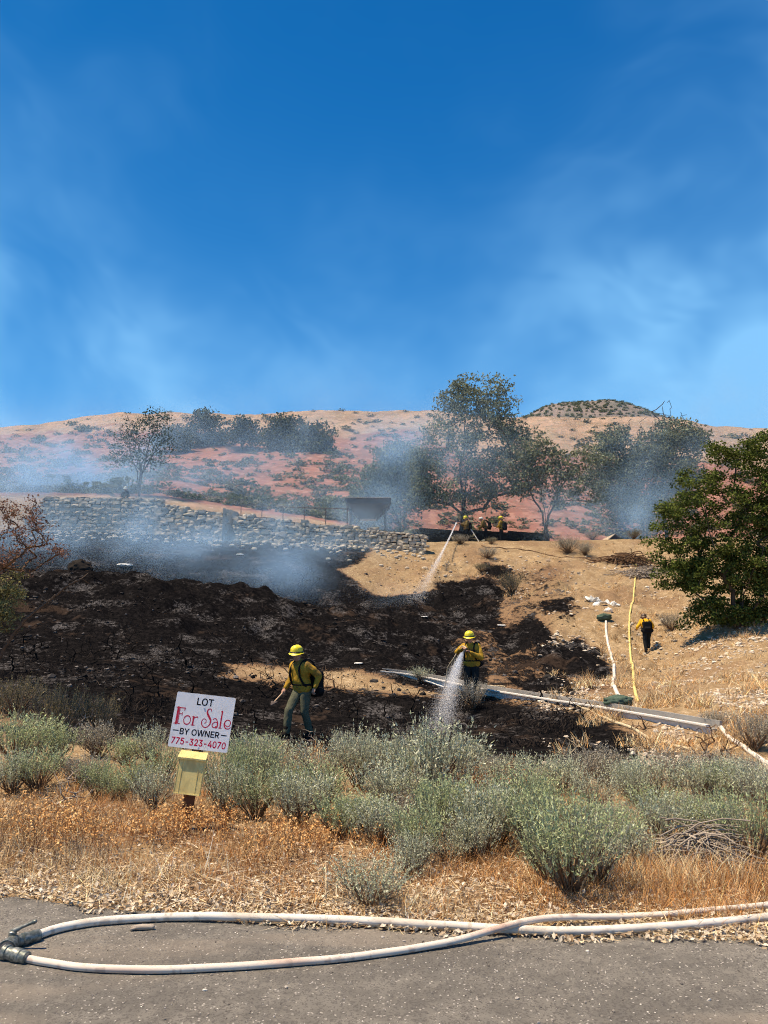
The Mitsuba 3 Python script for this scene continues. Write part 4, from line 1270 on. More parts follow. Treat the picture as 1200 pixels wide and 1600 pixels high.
# litter of pale dead leaves and chips at the edge of the asphalt
n = 12000
lit = spread(n, lambda X, Y: np.clip(1.2 * np.exp(-np.maximum(Y - road_edge(X), 0) / .9), 0, 1) * (Y > road_edge(X) - .02 - .30 * nz(X, Y, 3, 4) ** 3), rng, 4.0, 8)
v, f = leaves(on_ground(lit, .012) + np.c_[rng.normal(size=(n, 2)) * 0, rng.random(n) * .02], rng.uniform(.008, .026, n), rng, 1.3, 1.7)
v[:, 2] = np.maximum(v[:, 2], np.repeat(ground(lit[:, 0], lit[:, 1]), 4) + .004)
scene['leaf_litter'] = ply((v, f), 'blade', color=shade([(.54, .47, .36), (.43, .34, .23), (.30, .21, .13), (.60, .55, .46)], n, 4, rng))
stuff('leaf_litter', 'pale dead leaves and wood chips strewn along the edge of the asphalt')
n = 9000
stw = spread(n, lambda X, Y: np.clip(np.exp(-np.maximum(Y - road_edge(X), 0) / 1.6), 0, 1) * (Y > road_edge(X)), rng, 4.0, 9)
a = rng.uniform(0, 6.28, n)
v, f, k = blades(on_ground(stw, .015), np.stack([np.cos(a), np.sin(a), rng.uniform(-.05, .35, n)], 1), rng.uniform(.05, .20, n), rng.uniform(.003, .006, n), rng.uniform(0, .3, n), rng, 2)
scene['fallen_straw'] = ply((v, f), 'blade', color=shade(STRAW + [(.66, .60, .48)], n, k, rng))
stuff('fallen_straw', 'fallen straw stems lying over one another on the verge')


def pebbles(key, label, xy, size, cols, seed, z=None, lift=.25, sub=0):
    r = np.random.default_rng(seed)
    n = len(xy)
    base = trimesh.creation.icosahedron() if sub == 0 else trimesh.creation.icosphere(subdivisions=1)
    bv, bf = np.array(base.vertices), np.array(base.faces)
    s = np.broadcast_to(size, n)[:, None] * r.uniform(.55, 1.3, (n, 3)) * [1, 1, .65]
    v = bv[None] * (1 + .45 * (r.random((n, len(bv), 1)) - .5)) * s[:, None]
    a = r.uniform(0, 6.28, n)
    c_, s_ = np.cos(a)[:, None], np.sin(a)[:, None]
    v = np.stack([v[..., 0] * c_ - v[..., 1] * s_, v[..., 0] * s_ + v[..., 1] * c_, v[..., 2]], -1)
    c = np.c_[xy, (ground(xy[:, 0], xy[:, 1]) if z is None else np.full(n, z)) + lift * s[:, 2]]
    v = v + c[:, None]
    scene[key] = ply((v.reshape(-1, 3), (bf[None] + (np.arange(n) * len(bv))[:, None, None]).reshape(-1, 3)), 'pebble', color=shade(cols, n, len(bv), r))
    stuff(key, label)


n = 5200
g = spread(n, lambda X, Y: (Y < road_edge(X) - .03) * np.clip(.35 + np.exp(-(road_edge(X) - Y) / .35), 0, 1), rng, 2.6, 4.8)
pebbles('road_gravel', 'loose pale and dark grit scattered over the asphalt', g, rng.uniform(.0015, .0042, n) + (rng.random(n) < .02) * rng.uniform(.003, .008, n), [(.40, .37, .33), (.15, .14, .13), (.58, .55, .50), (.07, .065, .06), (.24, .22, .2)], 8, ROAD_Z, .5)
n = 9000
st = spread(n, lambda X, Y: unburnt(X, Y) * np.where((X > .20 * Y) | (Y > 33.5) & (X > 0), 1, .004) * sstep(.40, .66, nz(X, Y, .7, 91)), rng, 11.5, 44)
pebbles('slope_stones', 'small pale stones scattered over the tan slope', st, np.minimum(np.exp(rng.normal(size=n) * .55) * .026, .065) * (1 + .6 * (st[:, 1] > 24)), [(.50, .44, .35), (.60, .55, .46), (.34, .27, .20), (.42, .33, .23)], 9, None, .2)
n = 3200
st = spread(n, lambda X, Y: np.where((X < .25 * Y), 1, 0) * sstep(.45, .62, nz(X, Y, .8, 17)), rng, 15, 46)
pebbles('charred_stones', 'ash coloured stones and charred clods on the burnt ground', st, np.minimum(np.exp(rng.normal(size=n) * .5) * .035, .11), [(.07, .065, .062), (.03, .028, .028), (.14, .13, .125), (.04, .033, .03), (.02, .02, .02), (.018, .017, .017)], 10, None, .1)
# charred stubble over the burnt floor and bank
n = 16000
st = spread(n, lambda X, Y: np.where(X < .26 * Y, 1, 0) * sstep(.42, .6, nz(X, Y, 1.2, 23)) * np.where(Y < 17.5, 1, .6), rng, 13.5, 40)
v, f, k = blades(on_ground(st, -.01), rng.normal(size=(n, 3)) * [.7, .7, .1] + [0, 0, 1], rng.uniform(.05, .22, n), rng.uniform(.008, .02, n), rng.uniform(0, .4, n), rng, 2)
scene['burnt_stubble'] = ply((v, f), 'blade', color=shade([(.015, .013, .013), (.03, .024, .022), (.06, .048, .04)], n, k, rng))
stuff('burnt_stubble', 'black stubble of burnt grass on the charred ground')

# ------------------------------------------------------------------ sagebrush
def sage_variant(name, seed, shoots, cols, dead=.12, h=1.0, w=.62, fan=.75, wid=.017, leafy=13):
    """A sagebrush one metre high: woody stems and many upright leafy shoots."""
    r = np.random.default_rng(seed)
    k = 26
    a = r.uniform(0, 6.28, k)
    rr = np.sqrt(r.random(k)) * w * .72
    tips = np.stack([rr * np.cos(a), rr * np.sin(a), r.uniform(.28, .55, k) * h], 1)
    mids = tips * [.45, .45, .5] + r.normal(size=(k, 3)) * .02
    stem = merge([sticks(np.zeros((k, 3)) + [0, 0, -.05], mids, .022, .014, 4), sticks(mids, tips, .014, .008, 4)])
    b = tips[r.integers(k, size=shoots)] * r.uniform(.55, 1.0, (shoots, 1)) + r.normal(size=(shoots, 3)) * [.08, .08, .05]
    rad = np.linalg.norm(b[:, :2], axis=1, keepdims=True)
    d = np.c_[b[:, :2] * fan, np.full(shoots, .75)] + r.normal(size=(shoots, 3)) * .16
    d = unit(d)
    dome = np.sqrt(np.clip(1 - (rad[:, 0] / (w * 1.25)) ** 2, .1, 1))
    L = np.clip((dome * h - b[:, 2]), .12, .5) * r.uniform(.75, 1.25, shoots)
    dk = r.random(shoots) < dead
    sv, sf, sk = blades(b, d, L, np.full(shoots, .007), np.full(shoots, .06), r, 2, .3)
    scol = np.repeat(np.where(dk[:, None], [.30, .24, .19], [.17, .165, .13]), sk, 0)
    m = shoots * leafy
    i = np.repeat(np.arange(shoots), leafy)
    keep = ~dk[i]
    i = i[keep]
    t = r.uniform(.12, 1.02, len(i))
    c = b[i] + d[i] * (L[i] * t)[:, None]
    ld = unit(d[i] * .9 + r.normal(size=(len(i), 3)) * .55)
    lv, lf, lk = blades(c, ld, r.uniform(.022, .05, len(i)), r.uniform(.6, 1.3, len(i)) * wid, np.full(len(i), .1), r, 1, .25)
    tone = np.clip(1 + .16 * r.normal(size=shoots), .6, 1.5)[i]
    lcol = shade(cols, len(i), lk, r, .12) * np.repeat(tone, lk)[:, None]
    v, f = merge([(sv, sf), (lv, lf)])
    col = np.clip(np.vstack([scol, lcol]), .004, .9)
    stem_p, fol_p = ply(stem, 'brown_twig', smooth=True), ply((v, f), 'leaf', color=col)
    return stem_p, fol_p


SAGE = [(.47, .51, .35), (.56, .59, .44), (.37, .42, .26), (.62, .64, .51)]
GREY = [(.42, .39, .31), (.50, .465, .38), (.31, .29, .22)]
GREEN = [(.34, .41, .20), (.43, .49, .27), (.50, .55, .35)]
OLIVE = [(.17, .15, .085), (.21, .18, .10), (.12, .11, .065)]
variants = {'sage': [sage_variant('s', k, 340 - 25 * k, SAGE, .06 + .06 * k, 1.0, .62, .6 + .12 * k) for k in (1, 2, 3, 4)], 'green': [sage_variant('g', k + 20, 330 - 20 * k, GREEN, .05 * k, 1.0, .62, .5 + .2 * k) for k in (1, 2, 3)],
            'grey': [sage_variant('y', k + 40, 300, GREY, .35) for k in (1, 2)], 'olive': [sage_variant('o', k + 60, 280, OLIVE, .3) for k in (1, 2)]}
rng = np.random.default_rng(77)
KIND = {'sage': 'pale grey-green sagebrush in the belt of shrubs between road and burnt ground', 'green': 'greener leafy sagebrush in the belt between road and burnt ground',
        'grey': 'dry greyish sagebrush among the greener shrubs of the belt', 'olive': 'olive brown shrub half dried out at the far edge of the shrub belt'}


def where_in_belt(x, y):
    z = 'left of the sign' if x < 262 else 'just right of the sign' if x < 425 else 'below the striding firefighter' if x < 540 else 'left of the water spray' if x < 625 else 'below the water spray' if x < 720 else 'below the channel firefighter' if x < 800 else 'right of the rust red weeds' if x < 930 else 'below the middle of the channel' if x < 1040 else 'below the right end of the channel' if x < 1130 else 'at the right edge'
    return z, 'front' if y > 1275 else 'middle' if y > 1235 else 'rear'


LOOK = {'sage': 'pale grey-green sagebrush', 'green': 'greener leafy sagebrush', 'grey': 'dry greyish sagebrush', 'olive': 'olive brown shrub'}


def bush(kind, x, y, top, wide, label=None, Y=None):
    c = gp(x, y) if Y is None else at(x, y, Y)
    c[2] = ground(c[0], c[1])
    h = (y - top) * c[1] / F * 1.03
    s = wide * c[1] / F / 1.30
    key = numbered('sagebrush' if kind != 'olive' else 'olive_shrub')
    to = T().translate(c - [0, 0, .02]).rotate([0, 0, 1], float(rng.uniform(0, 360))).scale([s, s, h])
    vs = variants[kind]
    st, fo = vs[int(rng.integers(len(vs)))]
    scene[key + '__stem'] = {**st, 'to_world': to}
    scene[key + '__foliage'] = {**fo, 'to_world': to}
    z, row = where_in_belt(x, y)
    text = label or f'{LOOK[kind]} {z}, {row} row'
    labels[key] = {'label': text, 'category': 'sagebrush' if kind != 'olive' else 'shrub'}
    if not label:
        labels[key]['group'] = f'{LOOK[kind]} {z}, {row} row'


for b in [
    # near, by the road
    ('sage', 578, 1418, 1338, 135, 'low sagebrush nearest the asphalt at the middle of the verge'), ('green', 893, 1400, 1250, 180, 'tall leafy sagebrush with bare lower stems near the road on the right'),
    ('green', 1180, 1345, 1235, 130, 'bright green sagebrush at the right edge beside the grey brush pile'),
    ('green', 655, 1345, 1255, 110), ('green', 560, 1300, 1240, 110), ('sage', 735, 1345, 1270, 95), ('sage', 700, 1350, 1300, 75), ('green', 780, 1320, 1230, 110), ('green', 820, 1300, 1200, 120),
    ('sage', 985, 1350, 1290, 90), ('sage', 610, 1275, 1190, 120), ('green', 500, 1270, 1190, 110),
    ('green', 690, 1312, 1215, 125), ('sage', 760, 1332, 1228, 125), ('green', 835, 1338, 1230, 115), ('green', 858, 1380, 1285, 90), ('sage', 935, 1385, 1270, 125), ('green', 965, 1342, 1258, 115), ('sage', 1030, 1322, 1240, 110), ('green', 1085, 1315, 1245, 90),
    ('sage', 600, 1322, 1245, 115), ('green', 530, 1312, 1238, 110), ('sage', 470, 1292, 1205, 115), ('green', 400, 1282, 1195, 100), ('sage', 352, 1278, 1195, 80), ('sage', 640, 1370, 1300, 80), ('sage', 745, 1290, 1210, 100), ('green', 905, 1325, 1240, 100),
    ('sage', 240, 1268, 1195, 80), ('green', 60, 1235, 1165, 100), ('sage', 15, 1240, 1175, 80), ('green', 150, 1245, 1185, 70), ('sage', 1140, 1330, 1255, 95),
    # left
    ('green', 25, 1200, 1112, 130, 'rounded green sagebrush at the left edge of the shrub belt'), ('olive', 95, 1155, 1072, 95), ('olive', 150, 1150, 1085, 90), ('olive', 25, 1120, 1058, 95), ('green', 85, 1190, 1130, 90),
    ('grey', 155, 1185, 1125, 90), ('green', 195, 1195, 1150, 80), ('sage', 235, 1200, 1130, 70), ('grey', 130, 1225, 1175, 90), ('green', 215, 1240, 1180, 90), ('green', 180, 1250, 1205, 70),
    # round and behind the sign
    ('green', 345, 1255, 1165, 80), ('green', 395, 1245, 1145, 95), ('sage', 385, 1225, 1142, 95), ('sage', 440, 1235, 1160, 90), ('green', 450, 1262, 1190, 80), ('sage', 415, 1200, 1148, 80), ('green', 260, 1225, 1160, 70),
    # middle
    ('sage', 505, 1235, 1148, 100), ('sage', 560, 1235, 1138, 95), ('sage', 600, 1240, 1150, 90), ('sage', 675, 1262, 1126, 165, 'largest pale sagebrush, right below the water spray'), ('sage', 640, 1215, 1140, 80), ('sage', 545, 1200, 1140, 70),
    ('sage', 725, 1230, 1150, 85), ('green', 690, 1290, 1215, 100), ('grey', 640, 1290, 1235, 90), ('sage', 780, 1250, 1185, 95), ('grey', 770, 1210, 1180, 60), ('sage', 830, 1245, 1180, 90), ('green', 850, 1275, 1210, 85),
    # right
    ('sage', 880, 1240, 1180, 85), ('grey', 905, 1230, 1168, 80), ('grey', 945, 1230, 1165, 85), ('sage', 985, 1245, 1185, 90), ('sage', 930, 1265, 1205, 85), ('sage', 1030, 1250, 1180, 95), ('grey', 1050, 1225, 1165, 90), ('sage', 1090, 1255, 1185, 100),
    ('grey', 1120, 1230, 1170, 85), ('sage', 1150, 1255, 1185, 90), ('sage', 1195, 1270, 1190, 100), ('grey', 1185, 1240, 1180, 70), ('green', 1020, 1285, 1225, 90), ('green', 1130, 1300, 1235, 90), ('sage', 1075, 1285, 1235, 70), ('sage', 960, 1300, 1250, 60),
    ('grey', 1178, 1172, 1108, 90, 'rounded grey shrub at the right edge beyond the white road hose'), ('grey', 1120, 1132, 1108, 55, 'small grey shrub just above the right end of the channel'),
    ('grey', 738, 1108, 1060, 56, 'brownish grey shrub in front of the legs of the firefighter at the channel'), ('sage', 658, 1066, 1040, 42, 'small pale shrub beside the far end of the channel'),
    # up the slope
    ('grey', 888, 864, 834, 46, 'straw grey shrub on the ridge right of the forked tree'), ('grey', 914, 868, 846, 36, 'smaller grey shrub beside the straw grey one on the ridge'), ('grey', 762, 872, 852, 38, 'grey shrub just below the ridge under the three firefighters'),
    ('olive', 752, 893, 878, 28, 'small brown shrub on the slope below the grey one'), ('grey', 1050, 985, 955, 46, 'grey twiggy shrub beside the climbing firefighter'), ('olive', 800, 930, 893, 46, 'singed brown shrub on the bare slope'),
    ('olive', 990, 842, 826, 34, 'yellowish brown shrub on the ridge beside the shed roof'), ('olive', 925, 843, 830, 30, 'low brown shrub on the ridge left of the shed roof'), ('grey', 720, 850, 834, 36, 'pale dry bush at the feet of the leftmost ridge firefighter'),
    ('olive', 768, 850, 838, 22, 'orange brown tuft between two firefighters on the ridge'),
]:
    bush(*b)
for k in range(9):  # fill the belt between those
    x, y = rng.uniform(330, 1230), rng.uniform(1225, 1262)
    bush(['sage', 'green', 'grey', 'sage'][k % 4], x, y, y - rng.uniform(45, 70), rng.uniform(60, 90))

# rusty stalks of dried weeds
def weed(x, y, top, n, cols, label, width=.12, bend=.12, wid=.010):
    c = gp(x, y)
    h = (y - top) * c[1] / F
    r = np.random.default_rng(int(x + y))
    b = c + r.normal(size=(n, 3)) * [width, width, 0]
    v, f, k = blades(b, r.normal(size=(n, 3)) * [.14, .14, .05] + [0, 0, 1], h * r.uniform(.6, 1.05, n), np.full(n, .006), r.uniform(0, bend, n), r, 3)
    m = n * 26
    i = r.integers(n, size=m)
    t = r.uniform(.35, 1.0, m)
    vv_ = v.reshape(n, -1, 3)
    cen = vv_[i, 0] * (1 - t[:, None]) + vv_[i, 6] * t[:, None]
    lv, lf = leaves(cen + r.normal(size=(m, 3)) * .012, wid * r.uniform(.6, 1.4, m), r, 0, 1.6)
    key = thing(numbered('dried_weed'), label, 'weed')
    stuff(part(key, 'stem', (v, f), 'blade', color=shade([(.30, .15, .08), (.22, .12, .07)], n, k, r)), 'thin reddish stalks')
    stuff(part(key, 'seed_head', (lv, lf), 'blade', color=shade(cols, m, 4, r)), 'rust coloured dry seed heads')


DRY = [(.62, .36, .14), (.52, .27, .10), (.68, .46, .22)]
RUST = [(.26, .105, .045), (.34, .16, .07), (.18, .075, .04)]
weed(228, 1232, 1180, 16, RUST, 'rusty brown dried weed stalks left of the sign')
weed(408, 1232, 1180, 8, RUST, 'thin rusty weed stalks between the shrubs right of the sign', .07)
weed(455, 1240, 1178, 8, RUST, 'rusty weed stalks left of the middle of the belt', .07)
weed(742, 1262, 1190, 34, RUST, 'dense clump of rust red weed stalks amid the belt', .24)
weed(800, 1262, 1196, 22, RUST, 'rust red weed stalks right of the dense clump', .2)
weed(300, 1300, 1248, 46, DRY, 'orange dried bush hiding the foot of the sign post', .14, .5, .012)
weed(335, 1302, 1262, 40, DRY, 'low orange dried bush just right of the sign post', .16, .5, .012)
weed(250, 1310, 1262, 40, DRY, 'low orange dried bush just left of the sign post', .18, .5, .012)
weed(470, 1330, 1275, 60, DRY, 'orange dried bush in the grass below the striding firefighter', .22, .5, .012)
weed(40, 1320, 1240, 60, DRY, 'tall orange dried bush at the left edge of the verge', .22, .5, .012)
weed(110, 1330, 1262, 50, DRY, 'second orange dried bush from the left edge', .20, .5, .012)
weed(690, 1262, 1215, 12, RUST, 'low rust red weeds in front of the largest sagebrush', .15)

# dead bushes and brush piles
def twiggy(name, x, y, top, wide, label, bsdf, n=60, category='dead bush', seed=1, tip=.0035, flat=1.0, Y=None, lean=0.0):
    c = gp(x, y) if Y is None else np.r_[at(x, y, Y)[:2], 0]
    c[2] = ground(c[0], c[1]) - .03
    r = np.random.default_rng(seed)
    h, w = (y - top) * c[1] / F, wide * c[1] / F / 2
    q = unit(r.normal(size=(n, 3)) * [1, .8, .8] + [0, 0, .35])
    q[:, 2] = np.abs(q[:, 2])
    tg = c + q * (r.random((n, 1)) ** .35) * [w, w * .8, h] + [0, 0, .03]
    sk = skeleton(c, [], tg, r, step=.09 * max(h, w) / .4, tip=tip, rmax=.05, rise=.15)
    key = numbered(name)
    scene[key] = ply(stick_mesh(sk, .02), bsdf, smooth=True)
    thing(key, label, category)


twiggy('dead_bush', 118, 1160, 1098, 80, 'pale grey leafless bush behind the shrubs left of the sign', 'pale_twig', 90, seed=3, tip=.004)
twiggy('dead_bush', 478, 1205, 1138, 45, 'whitish dead twigs standing among the sagebrush below the striding firefighter', 'pale_twig', 70, seed=4, tip=.004)
twiggy('dead_bush', 472, 1228, 1165, 60, 'grey dead twigs just in front of the whitish ones', 'pale_twig', 60, seed=5)
twiggy('dead_bush', 105, 1258, 1200, 95, 'fallen grey dead branches in the grass at the left', 'pale_twig', 70, seed=6)
twiggy('dead_bush', 640, 1275, 1225, 60, 'small grey dead bush below the largest sagebrush', 'pale_twig', 60, seed=7)
twiggy('dead_bush', 425, 1074, 1026, 62, 'bare reddish brown bush just left of the striding firefighter', 'brown_twig', 60, seed=8, tip=.007)
twiggy('dead_bush', 512, 1078, 1040, 60, 'bare pale brown bush just right of the striding firefighter', 'brown_twig', 60, seed=9, tip=.007)
twiggy('dead_bush', 1118, 1188, 1130, 90, 'scorched bare bush in front of the right end of the channel', 'brown_twig', 60, seed=10, tip=.007)
twiggy('dead_bush', 1000, 1140, 1115, 50, 'small bare bush in the tan patch before the channel', 'brown_twig', 40, seed=12, tip=.006)


def brush_pile(key, label, c, rx, ry, h, n, rad, bsdf, seed, ln=1.0):
    r = np.random.default_rng(seed)
    a = r.normal(size=n) * .55 + (r.random(n) < .3) * 1.4
    p = c + np.stack([r.normal(size=n) * rx * .4, r.normal(size=n) * ry * .4, 0 * a], 1)
    ms = []
    for k in range(n):
        L = ln * r.uniform(.4, 1.1)
        d = np.array([math.cos(a[k]), math.sin(a[k]) * .8, r.normal() * .22])
        t = np.linspace(-.5, .5, 5)[:, None]
        e = np.hypot((p[k, 0] - c[0]) / rx, (p[k, 1] - c[1]) / ry)
        q = p[k] + d * t * L + [0, 0, 0] - [0, 0, 1] * (t * t) * L * .45
        q[:, :2] += r.normal(size=(5, 2)) * L * .03
        q[:, 2] += ground(p[k, 0], p[k, 1]) - p[k, 2] + h * max(.06, 1 - e) * r.uniform(.4, 1.1) + .08 * L
        q[:, 2] = np.maximum(q[:, 2], ground(q[:, 0], q[:, 1]) + .004)
        ms.append(pipe(q, rad * r.uniform(.4, 1.2) * np.linspace(1, .45, 5), 5))
    scene[key] = ply(merge(ms), bsdf, smooth=True)
    thing(key, label, 'brush pile')


c = gp(1092, 1352)
brush_pile('brush_pile', 'heap of grey dead twigs on the verge near the right edge of the road', c, .36, .22, .26, 170, .0075, 'pale_twig', 4, .55)
c = gp(985, 880)
brush_pile('brush_pile_001', 'pile of dark dead branches high on the tan slope under the leafy tree', c, 1.7, .8, .5, 130, .035, 'brown_twig', 5, 1.9)
c = gp(1010, 900)
brush_pile('brush_pile_002', 'grey mat of dead branches just below the dark branch pile', c, 1.3, .8, .35, 130, .026, 'pale_twig', 6, 1.5)
used['brush_pile'] = 2

# charred shrub skeletons on the burnt floor: each one a thing
burnt_forms = []
for k in range(6):
    r = np.random.default_rng(100 + k)
    n = 7 + k * 2
    q = r.normal(size=(n, 3)) * [.36, .30, .22] + [0, 0, .62]
    q[:, 2] = np.clip(q[:, 2], .22, 1.15)
    sk = skeleton(np.array([0, 0, -.1]), [], q, r, step=.12, tip=.011, rmax=.05, rise=.3)
    burnt_forms.append(ply(stick_mesh(sk, .018), 'black_char', smooth=True))
rng = np.random.default_rng(5)
spots = [(20, 1050, 38), (60, 1030, 40), (110, 1035, 35), (150, 1040, 48), (180, 1030, 30), (205, 1020, 34), (285, 1040, 50), (300, 1085, 40), (330, 1060, 25), (345, 1070, 35), (250, 1090, 40), (265, 1030, 25), (375, 1110, 30), (395, 1035, 30), (415, 1090, 40),
         (640, 1112, 40), (700, 1150, 35), (770, 1122, 25), (840, 1092, 34), (832, 1122, 28), (880, 1128, 30), (915, 1126, 36), (925, 1060, 22), (640, 1000, 16), (90, 1095, 35), (200, 1095, 38), (325, 1045, 30), (600, 1120, 30), (560, 1130, 35), (725, 1160, 30), (800, 1160, 35), (870, 1165, 30), (960, 1175, 28), (470, 920, 30), (490, 915, 26), (150, 905, 22), (720, 1110, 25), (580, 1150, 30), (400, 1130, 34), (350, 1120, 30), (225, 1060, 34), (45, 1085, 30), (535, 1110, 26), (655, 1140, 34), (750, 950, 18), (690, 935, 16)]
for x, y, hp_ in spots:
    c = gp(x, y)
    s = hp_ * c[1] / F / .95
    key = numbered('burnt_shrub')
    scene[key] = {**burnt_forms[int(rng.integers(6))], 'to_world': T().translate(c).rotate([0, 0, 1], float(rng.uniform(0, 360))).scale([s * 1.15, s * 1.15, s])}
    z = 'high on the burnt slope' if y < 960 else 'at the left edge of the burnt ground' if x < 130 else 'behind the sign, left part' if x < 240 else 'straight behind the sign' if x < 360 else 'beside the striding firefighter' if x < 500 else 'left of the water spray' if x < 660 else 'below the channel firefighter' if x < 800 else 'in front of the channel on the right'
    thing(key, 'charred black shrub skeleton ' + z, 'burnt shrub', 'charred shrubs ' + z)

# ------------------------------------------------------------------ trees
rng = np.random.default_rng(31)
DARKLEAF = [(.075, .095, .05), (.10, .12, .065), (.055, .07, .04)]
GREYLEAF = [(.18, .205, .13), (.24, .26, .17), (.13, .15, .095)]
BRIGHTLEAF = [(.075, .105, .022), (.115, .15, .036), (.04, .06, .015), (.16, .185, .055)]
tree('tree', 'tallest tree of the ridge, open grey-green crown above the three firefighters', (722, 842), 56, [(752, 618, 52, 42), (712, 640, 40, 40), (775, 650, 38, 45), (735, 690, 78, 45), (690, 745, 48, 50), (775, 735, 60, 48), (735, 775, 70, 30), (800, 675, 30, 32), (672, 705, 22, 26), (715, 605, 22, 22), (668, 745, 32, 40), (655, 780, 26, 22), (820, 700, 26, 36), (815, 745, 30, 34), (660, 715, 26, 26)], 400, 46, .14, GREYLEAF, rng, 2, .016, .27, .22, fuzz=1.25)
tree('tree', 'forked tree with several thin dark trunks on the ridge right of the firefighters', (852, 845), 54, [(845, 715, 38, 32), (900, 720, 38, 30), (815, 745, 26, 38), (880, 755, 46, 34), (920, 765, 18, 30), (835, 690, 24, 16)], 170, 34, .13, GREYLEAF, rng, 5, .013, .12, .8, fuzz=1.1)
tree('tree', 'smoke veiled tree with a bare spiky top at the right of the ridge', (1010, 838), 60, [(1045, 680, 42, 26), (1085, 685, 26, 22), (1010, 720, 42, 38), (960, 690, 34, 24), (955, 745, 42, 48), (1060, 740, 44, 45), (1000, 790, 60, 32)], 420, 70, .14, GREYLEAF, rng, 3, .016, .2, .5, fuzz=1.3)
tree('tree', 'leafless dead snag rising out of the smoke veiled tree', (1040, 835), 61, [(1036, 640, 26, 30), (1040, 675, 40, 32), (985, 680, 32, 28), (1070, 655, 18, 22)], 110, 0, .1, GREYLEAF, rng, 2, .024, .2, .3)
tree('tree', 'pale hazy tree between the ore hopper and the tallest tree', (628, 836), 60, [(620, 715, 44, 26), (598, 745, 30, 24), (640, 745, 34, 30), (570, 770, 26, 18), (625, 780, 46, 26), (520, 790, 24, 14)], 240, 60, .15, GREYLEAF, rng, 3, .014, .15, .6, fuzz=1.3)
tree('tree', 'thin dark many stemmed tree standing just behind the left part of the wall', (217, 776), 52.5, [(232, 660, 34, 22), (205, 680, 30, 24), (255, 685, 22, 24), (185, 712, 22, 16), (225, 710, 40, 26), (245, 650, 20, 14)], 150, 18, .10, DARKLEAF, rng, 6, .013, .13, .75, fuzz=1.1)
tree('tree', 'leaning tree with a rounded top, second of the row on the hill crest', (318, 700), 108, [(322, 655, 26, 16), (308, 680, 26, 16), (338, 685, 20, 12)], 60, 60, .27, DARKLEAF, rng, 2, .028, .22, .3, fuzz=2.3)
tree('tree', 'small slender tree, third of the row on the hill crest', (378, 706), 106, [(380, 668, 22, 14), (390, 684, 24, 12), (366, 682, 14, 12)], 50, 55, .26, DARKLEAF, rng, 2, .028, .2, .3, fuzz=2.2)
tree('tree', 'broad dark rounded tree, left half of the thick clump on the hill crest', (445, 712), 104, [(445, 672, 30, 22), (432, 692, 26, 18), (460, 695, 30, 18)], 80, 75, .28, DARKLEAF, rng, 3, .028, .25, .4, fuzz=2.3)
tree('tree', 'lower spreading tree, right half of the thick clump on the hill crest', (492, 718), 102, [(490, 685, 32, 20), (508, 700, 20, 16), (475, 703, 26, 14)], 80, 75, .28, DARKLEAF, rng, 3, .028, .25, .4, fuzz=2.3)
tree('tree', 'small dark tree behind the many stemmed one on the hill', (265, 705), 104, [(272, 680, 22, 14), (285, 690, 18, 12), (250, 688, 14, 12)], 45, 55, .27, DARKLEAF, rng, 2, .028, .2, .3, fuzz=2.2)
tree('tree', 'dense dark green leafy tree on the tan slope at the right edge', (1155, 988), 27.2, [(1130, 720, 42, 34), (1185, 712, 42, 40), (1090, 770, 56, 42), (1165, 790, 66, 60), (1060, 808, 44, 26), (1110, 850, 78, 46), (1180, 870, 60, 60), (1075, 880, 44, 34), (1135, 910, 70, 40), (1190, 935, 40, 36), (1230, 800, 60, 90), (1240, 900, 60, 60), (1120, 945, 36, 22), (1040, 800, 22, 14), (1085, 925, 40, 22), (1165, 952, 44, 22), (1205, 965, 40, 24), (1200, 700, 24, 30), (1060, 905, 38, 30), (1040, 860, 30, 34), (1105, 958, 50, 20), (1165, 968, 60, 20)], 480, 125, .060, BRIGHTLEAF, rng, 4, .011, .17, .6, fuzz=.60)
# half burnt tree leaning in from the left edge
t0 = at(-60, 1060, 11.0)
t0[2] = ground(t0[0], t0[1])
tree('tree', 'half scorched tree with rusty dead leaves reaching in from the left edge', t0, 11.0, [(30, 850, 50, 50), (60, 815, 26, 22), (75, 855, 34, 12), (15, 800, 30, 20), (-60, 860, 60, 60), (52, 790, 14, 14), (95, 862, 22, 10)], 230, 18, .022, [(.19, .10, .07), (.26, .15, .11), (.13, .07, .05), (.32, .20, .15)], rng, 3, .0052, .06, .4, fuzz=.20, bark='brown_twig', lift=.7)
tree('shrub', 'olive leaved bush below the scorched branches at the left edge', at(-40, 1075, 11.2) * [1, 1, 0] + [0, 0, float(ground(*at(-40, 1075, 11.2)[:2]))], 11.2, [(12, 920, 26, 34), (-15, 950, 40, 50), (-30, 910, 30, 30)], 80, 60, .026, [(.20, .20, .09), (.27, .26, .13), (.14, .14, .06)], rng, 3, .004, .04, .3, category='shrub', fuzz=.25)
q = np.array([at(x, y, Y) for x, y, Y in [(-25, 1060, 11.4), (8, 1012, 11.3), (40, 968, 11.2), (75, 940, 11.2), (105, 916, 11.1), (128, 904, 11.1)]])
lb = thing('dead_branch', 'long bare dead branch slanting up over the burnt bank at the left edge', 'branch')
part(lb, 'limb', pipe(curve(q, .04) + .004 * rng.normal(size=(len(curve(q, .04)), 3)), np.linspace(.034, .012, len(curve(q, .04))), 7), 'bark', smooth=True)
tgs = np.vstack([at(x, y, 11.2) for x, y in [(30, 985), (62, 928), (58, 975), (92, 945), (110, 925), (140, 912), (45, 940), (15, 975), (138, 895), (118, 930)]])
sk = skeleton(q[0], [q[1:]], tgs, rng, step=.12, tip=.006, rmax=.02)
part(lb, 'twigs', stick_mesh(sk, .02), 'bark', smooth=True)
c = at(124, 908, 27.5)
c[2] = ground(c[0], c[1])
